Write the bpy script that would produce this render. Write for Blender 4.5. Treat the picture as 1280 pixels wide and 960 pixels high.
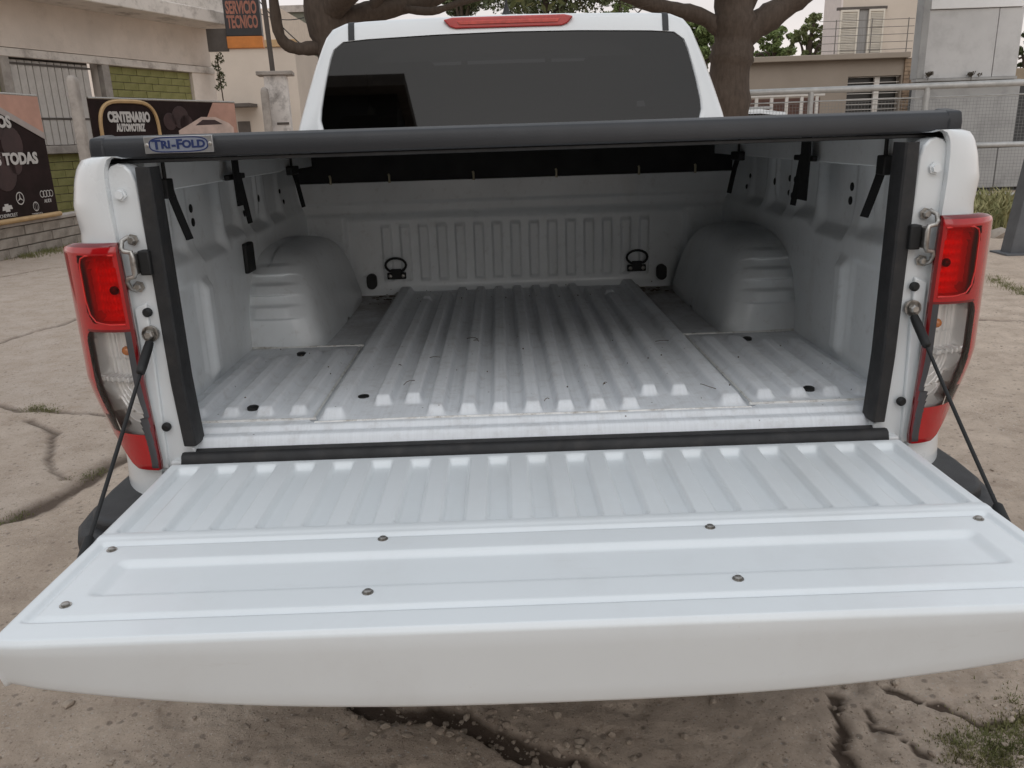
import bpy, bmesh, math, random
import numpy as np
from mathutils import Vector, Matrix
random.seed(7)
rng = np.random.default_rng(7)
for o in list(bpy.data.objects): bpy.data.objects.remove(o)
sc = bpy.context.scene
COL = sc.collection
H0 = 0.80            # height of the tailgate hinge above the ground
# ------------------------------------------------------------------ camera
CAM = (-0.05325, -1.47012, 0.57096 + H0)
PITCH, YAW, ROLL, FPX = 0.293846, 0.0076485, -0.0323728, 1027.645
cp, sp = math.cos(PITCH), math.sin(PITCH); cy, sy = math.cos(YAW), math.sin(YAW); cr, sr = math.cos(ROLL), math.sin(ROLL)
FWD = Vector((sy*cp, cy*cp, -sp)); RT0 = Vector((cy, -sy, 0)); UP0 = RT0.cross(FWD)
RT = cr*RT0 + sr*UP0; UP = -sr*RT0 + cr*UP0
cam_d = bpy.data.cameras.new('camera'); cam = bpy.data.objects.new('camera', cam_d); COL.objects.link(cam)
M = Matrix((RT, UP, -FWD)).transposed().to_4x4(); M.translation = Vector(CAM); cam.matrix_world = M
cam_d.sensor_fit = 'HORIZONTAL'; cam_d.sensor_width = 36.0; cam_d.lens = 36.0*FPX/1280.0
cam_d.clip_start = 0.02; cam_d.clip_end = 3000
sc.camera = cam
# ------------------------------------------------------------------ sky, sun, exposure
SUN_EL, SUN_AZ = math.radians(40), math.radians(182)
w = bpy.data.worlds.new('World'); sc.world = w; w.use_nodes = True
nt = w.node_tree; nt.nodes.clear()
out = nt.nodes.new('ShaderNodeOutputWorld'); bg = nt.nodes.new('ShaderNodeBackground')
sky = nt.nodes.new('ShaderNodeTexSky'); sky.sky_type = 'NISHITA'; sky.sun_disc = False
sky.sun_elevation = SUN_EL; sky.sun_rotation = SUN_AZ; sky.dust_density = 3.0; sky.air_density = 1.0
tc = nt.nodes.new('ShaderNodeTexCoord')
sep = nt.nodes.new('ShaderNodeSeparateXYZ'); nt.links.new(tc.outputs['Generated'], sep.inputs[0])
ramp = nt.nodes.new('ShaderNodeValToRGB')      # overcast deck: warm pale at the horizon, grey-blue overhead
e = ramp.color_ramp.elements
e[0].position = 0.0; e[0].color = (0.92, 0.825, 0.78, 1)
e[1].position = 1.0; e[1].color = (0.88, 0.94, 1.02, 1)
m_ = e.new(0.22); m_.color = (0.89, 0.85, 0.835, 1)
m_ = e.new(0.5); m_.color = (0.83, 0.85, 0.88, 1)
nt.links.new(sep.outputs['Z'], ramp.inputs[0])
nz = nt.nodes.new('ShaderNodeTexNoise'); nz.inputs['Scale'].default_value = 2.2; nz.inputs['Detail'].default_value = 5
mp = nt.nodes.new('ShaderNodeMapping'); mp.inputs['Scale'].default_value = (1, 1, 3.5)
nt.links.new(tc.outputs['Generated'], mp.inputs[0]); nt.links.new(mp.outputs[0], nz.inputs['Vector'])
mr = nt.nodes.new('ShaderNodeMapRange'); mr.inputs[1].default_value = 0.3; mr.inputs[2].default_value = 0.7; mr.inputs[3].default_value = 9.2; mr.inputs[4].default_value = 12.6
nt.links.new(nz.outputs['Fac'], mr.inputs[0])
mul = nt.nodes.new('ShaderNodeVectorMath'); mul.operation = 'SCALE'
nt.links.new(ramp.outputs[0], mul.inputs[0]); nt.links.new(mr.outputs[0], mul.inputs['Scale'])
mix = nt.nodes.new('ShaderNodeMix'); mix.data_type = 'RGBA'; mix.inputs['Factor'].default_value = 0.9
nt.links.new(sky.outputs[0], mix.inputs['A']); nt.links.new(mul.outputs[0], mix.inputs['B'])
nt.links.new(mix.outputs['Result'], bg.inputs['Color']); bg.inputs['Strength'].default_value = 0.085
nt.links.new(bg.outputs[0], out.inputs['Surface'])
sd = bpy.data.lights.new('sun', 'SUN'); sd.energy = 0.7; sd.angle = math.radians(66); sd.color = (1.0, 0.975, 0.95)
so = bpy.data.objects.new('sun', sd); COL.objects.link(so)
dirv = Vector((math.sin(SUN_AZ)*math.cos(SUN_EL), math.cos(SUN_AZ)*math.cos(SUN_EL), math.sin(SUN_EL)))
so.rotation_euler = dirv.to_track_quat('Z', 'Y').to_euler(); so.location = (0, 0, 30)
sc.view_settings.view_transform = 'Standard'; sc.view_settings.look = 'None'
sc.view_settings.exposure = 0.1; sc.view_settings.gamma = 1.0; sc.view_settings.use_curve_mapping = False
sc.render.engine = 'CYCLES'; sc.cycles.use_denoising = True
sc.cycles.max_bounces = 8; sc.cycles.diffuse_bounces = 4; sc.cycles.transparent_max_bounces = 16
sc.cycles.caustics_reflective = False; sc.cycles.caustics_refractive = False

# ------------------------------------------------------------------ measuring helpers
def ray(px, py): return ((px-640)/FPX)*RT + ((480-py)/FPX)*UP + FWD
def at(px, py, Y):
    d = ray(px, py); t = (Y-CAM[1])/d.y; return Vector(CAM) + t*d
def gnd(px, py, z=0.0):
    d = ray(px, py); t = (z-CAM[2])/d.z; return Vector(CAM) + t*d
class Plane:      # a vertical plane: origin o, horizontal direction d; uv() gives (along, height)
    def __init__(s, o, d):
        s.o = Vector((o[0], o[1], 0)); s.d = Vector((d[0], d[1], 0)).normalized(); s.n = Vector((s.d.y, -s.d.x, 0))
    def uv(s, px, py):
        r = ray(px, py); t = (s.o-Vector(CAM)).dot(s.n)/r.dot(s.n); p = Vector(CAM)+t*r
        return (p-s.o).dot(s.d), p.z
    def mat(s): # local x along, y away from the street side, z up
        m = Matrix.Identity(4); m.col[0][:3] = s.d; m.col[1][:3] = -s.n; m.translation = s.o; return m

# ------------------------------------------------------------------ materials
MATS = {}
def mat(name, col, rough=0.6, metal=0.0, var=0.12, scale=6.0, bump=0.0, bscale=40.0, coat=0.0, spec=0.5, col2=None, stretch=None, dirt=None):
    if name in MATS: return MATS[name]
    m = bpy.data.materials.new(name); m.use_nodes = True; MATS[name] = m
    n = m.node_tree; b = n.nodes['Principled BSDF']
    b.inputs['Roughness'].default_value = rough; b.inputs['Metallic'].default_value = metal
    b.inputs['Coat Weight'].default_value = coat; b.inputs['Coat Roughness'].default_value = 0.08
    b.inputs['Specular IOR Level'].default_value = spec
    t = n.nodes.new('ShaderNodeTexCoord'); mpn = n.nodes.new('ShaderNodeMapping')
    n.links.new(t.outputs['Object'], mpn.inputs[0])
    if stretch: mpn.inputs['Scale'].default_value = stretch
    ns = n.nodes.new('ShaderNodeTexNoise'); ns.inputs['Scale'].default_value = scale; ns.inputs['Detail'].default_value = 6; ns.inputs['Roughness'].default_value = 0.62
    n.links.new(mpn.outputs[0], ns.inputs['Vector'])
    mx = n.nodes.new('ShaderNodeMix'); mx.data_type = 'RGBA'
    mrn = n.nodes.new('ShaderNodeMapRange'); mrn.inputs[1].default_value = 0.32; mrn.inputs[2].default_value = 0.68
    n.links.new(ns.outputs['Fac'], mrn.inputs[0]); n.links.new(mrn.outputs[0], mx.inputs['Factor'])
    c2 = col2 or tuple(max(0, c*(1-var)) for c in col); c1 = col if col2 else tuple(min(1, c*(1+var*0.5)) for c in col)
    mx.inputs['A'].default_value = (*c1, 1); mx.inputs['B'].default_value = (*c2, 1)
    res = mx.outputs['Result']
    if dirt:      # grime: (colour, scale, low, high, amount)
        dc, dscale, lo, hi, amt = dirt
        dn = n.nodes.new('ShaderNodeTexNoise'); dn.inputs['Scale'].default_value = dscale; dn.inputs['Detail'].default_value = 9; dn.inputs['Roughness'].default_value = 0.7
        n.links.new(t.outputs['Object'], dn.inputs['Vector'])
        dr = n.nodes.new('ShaderNodeMapRange'); dr.inputs[1].default_value = lo; dr.inputs[2].default_value = hi; dr.inputs[4].default_value = amt
        n.links.new(dn.outputs['Fac'], dr.inputs[0])
        dm = n.nodes.new('ShaderNodeMix'); dm.data_type = 'RGBA'; n.links.new(dr.outputs[0], dm.inputs['Factor'])
        n.links.new(res, dm.inputs['A']); dm.inputs['B'].default_value = (*dc, 1); res = dm.outputs['Result']
    n.links.new(res, b.inputs['Base Color'])
    rr = n.nodes.new('ShaderNodeMapRange'); rr.inputs[3].default_value = rough*0.85; rr.inputs[4].default_value = min(1, rough*1.2)
    n.links.new(ns.outputs['Fac'], rr.inputs[0]); n.links.new(rr.outputs[0], b.inputs['Roughness'])
    if bump:
        bn = n.nodes.new('ShaderNodeTexNoise'); bn.inputs['Scale'].default_value = bscale; bn.inputs['Detail'].default_value = 5
        n.links.new(t.outputs['Object'], bn.inputs['Vector'])
        bp = n.nodes.new('ShaderNodeBump'); bp.inputs['Strength'].default_value = bump; bp.inputs['Distance'].default_value = 0.02
        n.links.new(bn.outputs['Fac'], bp.inputs['Height']); n.links.new(bp.outputs[0], b.inputs['Normal'])
    return m
def lens_mat(name, tint, gloss_rough=0.05, ior_fac=0.06):
    m = bpy.data.materials.new(name); m.use_nodes = True; n = m.node_tree; n.nodes.clear(); MATS[name] = m
    o = n.nodes.new('ShaderNodeOutputMaterial'); tr = n.nodes.new('ShaderNodeBsdfTransparent'); tr.inputs[0].default_value = (*tint, 1)
    gl = n.nodes.new('ShaderNodeBsdfGlossy'); gl.inputs['Roughness'].default_value = gloss_rough
    fr = n.nodes.new('ShaderNodeFresnel'); fr.inputs['IOR'].default_value = 1.38
    mx = n.nodes.new('ShaderNodeMixShader'); n.links.new(fr.outputs[0], mx.inputs[0]); n.links.new(tr.outputs[0], mx.inputs[1]); n.links.new(gl.outputs[0], mx.inputs[2])
    n.links.new(mx.outputs[0], o.inputs[0]); return m
WHITE = mat('white_paint', (0.74, 0.765, 0.775), 0.28, var=0.03, scale=3, coat=0.6, dirt=((0.42, 0.38, 0.33), 55, 0.66, 0.80, 0.35))
WGATE = mat('tailgate_white_paint', (0.735, 0.77, 0.785), 0.33, var=0.03, scale=3, coat=0.15, dirt=((0.50, 0.47, 0.43), 90, 0.64, 0.80, 0.35))
WBED = mat('bed_white_paint', (0.80, 0.835, 0.85), 0.40, spec=.3, var=0.06, scale=5, coat=0.3, dirt=((0.36, 0.33, 0.29), 30, 0.56, 0.80, 0.4))
RUB = mat('black_rubber', (0.018, 0.018, 0.019), 0.62, var=0.3, scale=30, bump=0.05, bscale=120, dirt=((0.07, 0.058, 0.05), 18, 0.5, 0.8, 0.4))
PLAS = mat('dark_grey_plastic', (0.022, 0.023, 0.025), 0.55, var=0.15, scale=20, bump=0.12, bscale=500)
COV = mat('cover_black', (0.018, 0.019, 0.022), 0.45, var=0.12, scale=12, bump=0.05, bscale=300)
COVU = mat('cover_underside', (0.02, 0.02, 0.021), 0.8, var=0.2, scale=12)
STRAP = mat('black_webbing', (0.008, 0.008, 0.009), 0.85, var=0.3, scale=60, bump=0.1, bscale=400)
PLUG = mat('black_plug', (0.007, 0.007, 0.007), 0.6, var=0.2)
STEEL = mat('zinc_steel', (0.44, 0.42, 0.39), 0.38, 0.85, var=0.35, scale=60, dirt=((0.12, 0.09, 0.06), 80, 0.5, 0.75, 0.7))
CHROME = mat('reflector_chrome', (0.86, 0.86, 0.87), 0.12, 1.0, var=0.04)
CAULK = mat('seam_sealer', (0.74, 0.74, 0.72), 0.5, var=0.1, scale=60, dirt=((0.22, 0.18, 0.14), 40, 0.5, 0.7, 0.7))
LRED = lens_mat('red_lens', (1.0, 0.035, 0.025)); LCLR = lens_mat('clear_lens', (0.97, 0.97, 0.97))
LDRED = mat('dark_red_trim', (0.16, 0.006, 0.008), 0.2, var=0.1, coat=0.5)
LBACK = mat('lamp_backing', (.72, .70, .68), .5, var=.1)
REFL = mat('faceted_reflector', (.95, .95, .95), .3, .1, var=.05)
REDP = mat('red_lamp_plastic', (.43, .005, .008), .10, var=.15, scale=20, coat=.6)
REDB = mat('bright_red_plastic', (.72, .03, .025), .2, var=.1, coat=.4)
SILV = mat('silver_reflector', (.96, .95, .93), .20, .2, var=.08)
GREYTRIM = mat('lamp_grey_trim', (0.06, 0.06, 0.065), 0.3, var=0.1)
AMBER = mat('amber_bulb', (0.85, 0.30, 0.10), 0.2, var=0.1, coat=0.5)
TYRE = mat('tyre_rubber', (0.02, 0.02, 0.02), 0.8, var=0.2, scale=20)
ALU = mat('wheel_alloy', (0.5, 0.5, 0.52), 0.35, 0.9)
INTER = mat('cab_interior_cloth', (0.05, 0.05, 0.052), 0.9, var=0.2)
BADGE = mat('badge_aluminium', (0.42, 0.42, 0.42), 0.35, 0.8, var=0.15, scale=50)
BLUE = mat('badge_blue', (0.016, 0.03, 0.11), 0.4, var=0.1)
# handling scuffs and dusty streaks on the bed and tailgate paint
def streaks(m, scl, lo, hi, amt, colr):
    n = m.node_tree; b = n.nodes['Principled BSDF']; src = b.inputs['Base Color'].links[0].from_socket
    t = n.nodes.new('ShaderNodeTexCoord'); mp_ = n.nodes.new('ShaderNodeMapping'); mp_.inputs['Scale'].default_value = scl; mp_.inputs['Rotation'].default_value = (0, 0, .06); n.links.new(t.outputs['Object'], mp_.inputs[0])
    q = n.nodes.new('ShaderNodeTexNoise'); q.inputs['Scale'].default_value = 1; q.inputs['Detail'].default_value = 8; q.inputs['Roughness'].default_value = .7; n.links.new(mp_.outputs[0], q.inputs['Vector'])
    r = n.nodes.new('ShaderNodeMapRange'); r.inputs[1].default_value = lo; r.inputs[2].default_value = hi; r.inputs[4].default_value = amt; n.links.new(q.outputs['Fac'], r.inputs[0])
    x = n.nodes.new('ShaderNodeMix'); x.data_type = 'RGBA'; n.links.new(r.outputs[0], x.inputs['Factor']); n.links.new(src, x.inputs['A']); x.inputs['B'].default_value = (*colr, 1); n.links.new(x.outputs['Result'], b.inputs['Base Color'])
streaks(WGATE, (5, 120, 9), .62, .72, .16, (.40, .35, .29)); streaks(WGATE, (3, 2.2, 2), .50, .72, .20, (.52, .50, .47)); streaks(WBED, (5, 5, 2.2), .52, .74, .28, (.46, .43, .39))
# tinted rear window
TINT = bpy.data.materials.new('tinted_glass'); TINT.use_nodes = True; n = TINT.node_tree; n.nodes.clear()
o_ = n.nodes.new('ShaderNodeOutputMaterial'); t_ = n.nodes.new('ShaderNodeBsdfTransparent'); t_.inputs[0].default_value = (0.014, 0.015, 0.017, 1)
g_ = n.nodes.new('ShaderNodeBsdfGlossy'); g_.inputs['Roughness'].default_value = 0.015; f_ = n.nodes.new('ShaderNodeFresnel'); f_.inputs['IOR'].default_value = 1.47
x_ = n.nodes.new('ShaderNodeMixShader'); n.links.new(f_.outputs[0], x_.inputs[0]); n.links.new(t_.outputs[0], x_.inputs[1]); n.links.new(g_.outputs[0], x_.inputs[2]); n.links.new(x_.outputs[0], o_.inputs[0])

# ------------------------------------------------------------------ mesh helpers
class MB:
    def __init__(s): s.v = []; s.f = []
    def add(s, vs, fs):
        k = len(s.v); s.v += [tuple(v) for v in vs]; s.f += [tuple(i+k for i in f) for f in fs]; return s
    def box(s, x0, x1, y0, y1, z0, z1, m=None):
        vs = [Vector((x, y, z)) for x in (x0, x1) for y in (y0, y1) for z in (z0, z1)]
        if m is not None: vs = [m @ v for v in vs]
        return s.add(vs, [(0, 1, 3, 2), (4, 6, 7, 5), (0, 4, 5, 1), (2, 3, 7, 6), (0, 2, 6, 4), (1, 5, 7, 3)])
    def prism(s, poly, axis, a, b):
        n = len(poly); f = {'x': lambda p, h: (h, p[0], p[1]), 'y': lambda p, h: (p[0], h, p[1]), 'z': lambda p, h: (p[0], p[1], h)}[axis]
        vs = [f(p, a) for p in poly] + [f(p, b) for p in poly]
        return s.add(vs, [tuple(range(n)), tuple(range(2*n-1, n-1, -1))] + [(i, i+n, (i+1) % n+n, (i+1) % n) for i in range(n)])
    def tube(s, pts, r, n=8, caps=True):
        pts = [Vector(p) for p in pts]; rs = r if isinstance(r, (list, tuple)) else [r]*len(pts); vs = []; fs = []
        pt = None
        for i, p in enumerate(pts):
            t = (pts[min(i+1, len(pts)-1)]-pts[max(i-1, 0)]).normalized()
            if pt is None: u = t.orthogonal().normalized()
            else: u = (u - t*u.dot(t)).normalized()
            pt = t; w_ = t.cross(u)
            for k in range(n):
                a = 2*math.pi*k/n; vs.append(p+rs[i]*(math.cos(a)*u+math.sin(a)*w_))
        for i in range(len(pts)-1):
            for k in range(n): fs.append((i*n+k, i*n+(k+1) % n, (i+1)*n+(k+1) % n, (i+1)*n+k))
        if caps: fs += [tuple(range(n-1, -1, -1)), tuple(range((len(pts)-1)*n, len(pts)*n))]
        return s.add(vs, fs)
    def lathe(s, prof, c, axis, n=20):
        c = Vector(c); ax = Vector(axis).normalized(); u = ax.orthogonal().normalized(); w_ = ax.cross(u); vs = []; fs = []
        for (r, h) in prof:
            for k in range(n):
                a = 2*math.pi*k/n; vs.append(c+ax*h+r*(math.cos(a)*u+math.sin(a)*w_))
        m = len(prof)
        for i in range(m-1):
            for k in range(n): fs.append((i*n+k, i*n+(k+1) % n, (i+1)*n+(k+1) % n, (i+1)*n+k))
        fs += [tuple(range(n-1, -1, -1)), tuple(range((m-1)*n, m*n))]
        return s.add(vs, fs)
    def grid(s, P, closed=False):
        a = len(P); b = len(P[0]); vs = [p for r in P for p in r]; fs = []
        for i in range(a-1):
            for j in range(b if closed else b-1): fs.append((i*b+j, i*b+(j+1) % b, (i+1)*b+(j+1) % b, (i+1)*b+j))
        return s.add(vs, fs)
    def mesh(s, name, material, smooth=None, recalc=True):
        me = bpy.data.meshes.new(name); me.from_pydata([tuple(v) for v in s.v], [], s.f)
        if recalc:
            bm = bmesh.new(); bm.from_mesh(me); bmesh.ops.recalc_face_normals(bm, faces=bm.faces); bm.to_mesh(me); bm.free()
        if material: me.materials.append(material)
        if smooth is not None:
            me.polygons.foreach_set('use_smooth', [True]*len(me.polygons)); me.set_sharp_from_angle(angle=math.radians(smooth))
        me.update(); return me
    def build(s, name, material, parent=None, smooth=None, loc=None, bevel=0, recalc=True, kind=None):
        return link(name, s.mesh(name, material, smooth, recalc), parent, loc, bevel, kind)
def link(name, me, parent=None, loc=None, bevel=0, kind=None):
    o = bpy.data.objects.new(name, me); COL.objects.link(o)
    if parent is not None: o.parent = parent
    if loc is not None: o.location = loc
    if bevel:
        b = o.modifiers.new('bevel', 'BEVEL'); b.width = bevel; b.segments = 3; b.limit_method = 'ANGLE'; b.angle_limit = math.radians(40)
        for p in me.polygons: p.use_smooth = True
        me.set_sharp_from_angle(angle=math.radians(50))
    if kind: o['kind'] = kind
    return o
def tag(o, label, cat, group=None):
    o['label'] = label; o['category'] = cat
    if group: o['group'] = group
    return o
def thing(name, loc, label, cat, group=None, matrix=None):
    o = bpy.data.objects.new(name, None); COL.objects.link(o); o.empty_display_size = 0.2
    if matrix is not None: o.matrix_world = matrix
    else: o.location = loc
    return tag(o, label, cat, group)
def npmesh(name, V, F, material, smooth=True):
    me = bpy.data.meshes.new(name); V = np.asarray(V, np.float32); F = np.asarray(F, np.int32); k = F.shape[1]
    me.vertices.add(len(V)); me.vertices.foreach_set('co', V.ravel())
    me.loops.add(F.size); me.loops.foreach_set('vertex_index', F.ravel())
    me.polygons.add(len(F)); me.polygons.foreach_set('loop_start', np.arange(0, F.size, k, dtype=np.int32)); me.polygons.foreach_set('loop_total', np.full(len(F), k, np.int32))
    me.polygons.foreach_set('use_smooth', np.full(len(F), smooth)); me.update(calc_edges=True)
    if material: me.materials.append(material)
    return me
def gridfaces(a, b):
    i, j = np.meshgrid(np.arange(a-1), np.arange(b-1), indexing='ij'); i = i.ravel(); j = j.ravel()
    return np.stack([i*b+j, i*b+j+1, (i+1)*b+j+1, (i+1)*b+j], 1)
def ss(a, b, x):
    t = np.clip((x-a)/(b-a), 0, 1); return t*t*(3-2*t)
def band(lo, hi, e, x):      # 1 inside lo..hi with soft edges of width e
    return ss(lo-e/2, lo+e/2, x)*(1-ss(hi-e/2, hi+e/2, x))
def hsh(ix, iy, s):
    h = (ix.astype(np.int64)*374761393+iy.astype(np.int64)*668265263+s*974711) & 0x7fffffff
    h = ((h ^ (h >> 13))*1274126177) & 0x7fffffff; return ((h ^ (h >> 16)) & 0xffff)/65535.0
def vnoise(x, y, s=0):
    ix = np.floor(x); iy = np.floor(y); fx = x-ix; fy = y-iy; fx = fx*fx*(3-2*fx); fy = fy*fy*(3-2*fy)
    a = hsh(ix, iy, s); b = hsh(ix+1, iy, s); c = hsh(ix, iy+1, s); d = hsh(ix+1, iy+1, s)
    return (a*(1-fx)+b*fx)*(1-fy)+(c*(1-fx)+d*fx)*fy
def fbm(x, y, o=4, s=0, g=0.5):
    r = 0; a = 1; t = 0
    for i in range(o): r = r+a*vnoise(x*2**i, y*2**i, s+i*17); t += a; a *= g
    return r/t
def text_mesh(txt, size, material, ext=0.0, bold=0.0, align='CENTER', sx=1.0):
    cu = bpy.data.curves.new('lettering', 'FONT'); cu.body = txt; cu.size = size; cu.extrude = ext; cu.offset = bold; cu.align_x = align; cu.align_y = 'CENTER'; cu.resolution_u = 3
    ob = bpy.data.objects.new('lettering', cu); COL.objects.link(ob)
    dg = bpy.context.evaluated_depsgraph_get(); me = bpy.data.meshes.new_from_object(ob.evaluated_get(dg)); bpy.data.objects.remove(ob); bpy.data.curves.remove(cu)
    for v in me.vertices: v.co.x *= sx
    me.materials.clear(); me.materials.append(material); me.name = 'lettering'; return me

# ================================================================== GROUND
def dist_poly(X, Y, pts, wob=0.03, s=3):
    x = X+wob*(fbm(X*6, Y*6, 3, s)-0.5)*2; y = Y+wob*(fbm(X*6+40, Y*6, 3, s+5)-0.5)*2
    d = np.full(X.shape, 1e9)
    for (a, b) in zip(pts[:-1], pts[1:]):
        ax, ay = a; bx, by = b; dx, dy = bx-ax, by-ay
        t = np.clip(((x-ax)*dx+(y-ay)*dy)/(dx*dx+dy*dy), 0, 1); d = np.minimum(d, np.hypot(x-ax-t*dx, y-ay-t*dy))
    return d
def gp(*pts): return [(lambda q: (q.x, q.y))(gnd(*p)) for p in pts]
xs = np.concatenate([[-600, -200, -80, -40, -25, -16, -12], np.arange(-10, -7, .12), np.arange(-7, -1.8, .032), np.arange(-1.8, 1.8, .013), np.arange(1.8, 6.5, .04), np.arange(6.5, 12, .2), [13, 16, 22, 40, 90, 250, 600]])
ys = np.concatenate([[-300, -100, -40, -20, -10, -5], np.arange(-3, -.3, .15), np.arange(-.3, .95, .011), np.arange(.95, 3.2, .025), np.arange(3.2, 9, .05), np.arange(9, 15, .12), [16, 18, 22, 30, 50, 100, 300, 1500]])
X, Y = np.meshgrid(xs, ys, indexing='ij')
near = 1-ss(8, 16, np.hypot(X, Y-2))
h = (fbm(X*.8, Y*.8, 3, 1)-.5)*.04*near + (fbm(X*4, Y*4, 4, 2)-.5)*.012*near
rough_zone = (1-ss(.35, .9, Y))*ss(-2.0, -1.2, X)*(1-ss(1.3, 2.0, X))*ss(-3, -.5, Y)
rightz = ss(1.2, 2.0, X)*(1-ss(4.5, 6.5, X))*ss(-.5, .4, Y)*(1-ss(4, 6, Y))
h += rough_zone*((fbm(X*9, Y*9, 5, 11, .6)-.5)*.018)+(rough_zone*.6+rightz)*((fbm(X*30, Y*30, 3, 21, .6)-.5)*.012)
pits = np.clip(fbm(X*16, Y*16, 3, 31)-.62, 0, 1)*.05*np.maximum(rightz, rough_zone*.7); h -= pits
cracks = [gp((-60, 500), (0, 508), (30, 514), (55, 512), (120, 518), (170, 522)), gp((-80, 440), (0, 428), (45, 412), (90, 401), (140, 385)),
          gp((41, 524), (69, 553), (66, 575), (75, 600)), gp((-80, 352), (0, 345), (60, 335), (110, 330)), gp((1180, 399), (1226, 399), (1280, 401), (1340, 404))]
drive = gp((-120, 690), (0, 650), (60, 628), (125, 585), (180, 555), (240, 520), (300, 470))
chan = gp((440, 872), (480, 886), (540, 884), (600, 905), (640, 925), (690, 938), (740, 952), (800, 985))
chan2 = gp((1030, 868), (1046, 900), (1050, 930), (1066, 965), (1070, 1000)); chan3 = gp((1075, 880), (1085, 905), (1140, 930), (1190, 965)); chan4 = gp((1100, 862), (1180, 880), (1235, 905), (1275, 900))
def cells(X, Y, size, seed):
    gx, gy = np.floor(X/size), np.floor(Y/size); best = np.full(X.shape, 1e9); hh = np.zeros_like(X); sec_ = np.full(X.shape, 1e9)
    for i in (-1, 0, 1):
        for j in (-1, 0, 1):
            cx, cy_ = gx+i, gy+j; d = np.hypot((cx+hsh(cx, cy_, seed))*size-X, (cy_+hsh(cx, cy_, seed+9))*size-Y)
            new = d < best; sec_ = np.where(new, best, np.minimum(sec_, d)); hh = np.where(new, hsh(cx, cy_, seed+5), hh); best = np.where(new, d, best)
    return hh, sec_-best
wx_ = X+.05*(fbm(X*9, Y*9, 3, 91)-.5); wy_ = Y+.05*(fbm(X*9+7, Y*9, 3, 95)-.5)
ch, ce = cells(wx_, wy_, .17, 51); h += rough_zone*((ch-.5)*.010-.004*(1-ss(0, .010, ce)))*ss(.42, .55, fbm(X*2, Y*2, 3, 88))
ch2, ce2 = cells(wx_, wy_, .055, 61); h += rough_zone*ss(.45, .6, fbm(X*3, Y*3, 3, 15))*((ch2-.5)*.008-.003*(1-ss(0, .008, ce2)))
crack = np.zeros_like(X); moss = np.zeros_like(X)
for c in cracks:
    d = dist_poly(X, Y, c, .05); crack = np.maximum(crack, np.exp(-(d/.022)**2)*(.55+.45*fbm(X*5, Y*5, 2, 8)))
d = dist_poly(X, Y, drive, .06); crack = np.maximum(crack, np.exp(-(d/.045)**2)); h += .02*(1-ss(-.02, .02, (X-np.interp(Y, [p[1] for p in drive], [p[0] for p in drive]))*-1))*0
h -= crack*.02
damp = np.zeros_like(X)
for c, wd, dp in ((chan, .050, .030), (chan2, .020, .014), (chan3, .008, .008), (chan4, .012, .010)):
    d = dist_poly(X, Y, c, .05, 13); k = 1-ss(wd*.70, wd*.98, d+.035*(fbm(X*26, Y*26, 4, 77)-.5)); h -= dp*k; damp = np.maximum(damp, k)
h *= (1-ss(60, 200, np.hypot(X, Y)))
V = np.stack([X.ravel(), Y.ravel(), h.ravel()], 1)
gme = npmesh('ground', V, gridfaces(len(xs), len(ys))[:, ::-1], None)
slab = ss(-.04, .04, np.interp(Y, [p[1] for p in drive], [p[0] for p in drive])-X+.06*(fbm(X*6, Y*6, 3, 3)-.5))
slab = slab*(.6+.4*ss(-.03, .03, Y-np.interp(X, [p[0] for p in cracks[0]], [p[1] for p in cracks[0]])))
at2 = gme.attributes.new('slab', 'FLOAT', 'POINT'); at2.data.foreach_set('value', slab.ravel().astype(np.float32))
att = gme.attributes.new('soil', 'FLOAT', 'POINT'); att.data.foreach_set('value', np.maximum(crack, damp).ravel().astype(np.float32))
def GH(x, y):
    i = int(np.clip(np.searchsorted(xs, x), 0, len(xs)-1)); j = int(np.clip(np.searchsorted(ys, y), 0, len(ys)-1)); return float(h[i, j])
G = bpy.data.materials.new('dusty_broken_concrete'); G.use_nodes = True; n = G.node_tree; b = n.nodes['Principled BSDF']
t = n.nodes.new('ShaderNodeTexCoord')
def gnoise(scale, detail=8, rough=.6):
    q = n.nodes.new('ShaderNodeTexNoise'); q.inputs['Scale'].default_value = scale; q.inputs['Detail'].default_value = detail; q.inputs['Roughness'].default_value = rough
    n.links.new(t.outputs['Object'], q.inputs['Vector']); return q.outputs['Fac']
def rng_(src, a, bb, c=0, d=1):
    q = n.nodes.new('ShaderNodeMapRange'); q.inputs[1].default_value = a; q.inputs[2].default_value = bb; q.inputs[3].default_value = c; q.inputs[4].default_value = d; n.links.new(src, q.inputs[0]); return q.outputs[0]
def mixc(fac, A, B):
    q = n.nodes.new('ShaderNodeMix'); q.data_type = 'RGBA'
    for nm, v in (('A', A), ('B', B)):
        if isinstance(v, tuple): q.inputs[nm].default_value = (*v, 1)
        else: n.links.new(v, q.inputs[nm])
    if isinstance(fac, float): q.inputs['Factor'].default_value = fac
    else: n.links.new(fac, q.inputs['Factor'])
    return q.outputs['Result']
c = mixc(rng_(gnoise(.7), .35, .65), (.64, .525, .425), (.55, .445, .352))
sa_ = n.nodes.new('ShaderNodeAttribute'); sa_.attribute_name = 'slab'
c = mixc(rng_(sa_.outputs['Fac'], 0, 1, 0, .7), c, (.50, .425, .365))
c = mixc(rng_(gnoise(5, 10, .7), .40, .66), c, (.43, .340, .268))
c = mixc(rng_(gnoise(38, 6, .7), .56, .70, 0, .6), c, (.28, .205, .150))
vo = n.nodes.new('ShaderNodeTexVoronoi'); vo.inputs['Scale'].default_value = 48; n.links.new(t.outputs['Object'], vo.inputs['Vector'])
spk = rng_(vo.outputs['Distance'], .10, .18, 1, 0)
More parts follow.
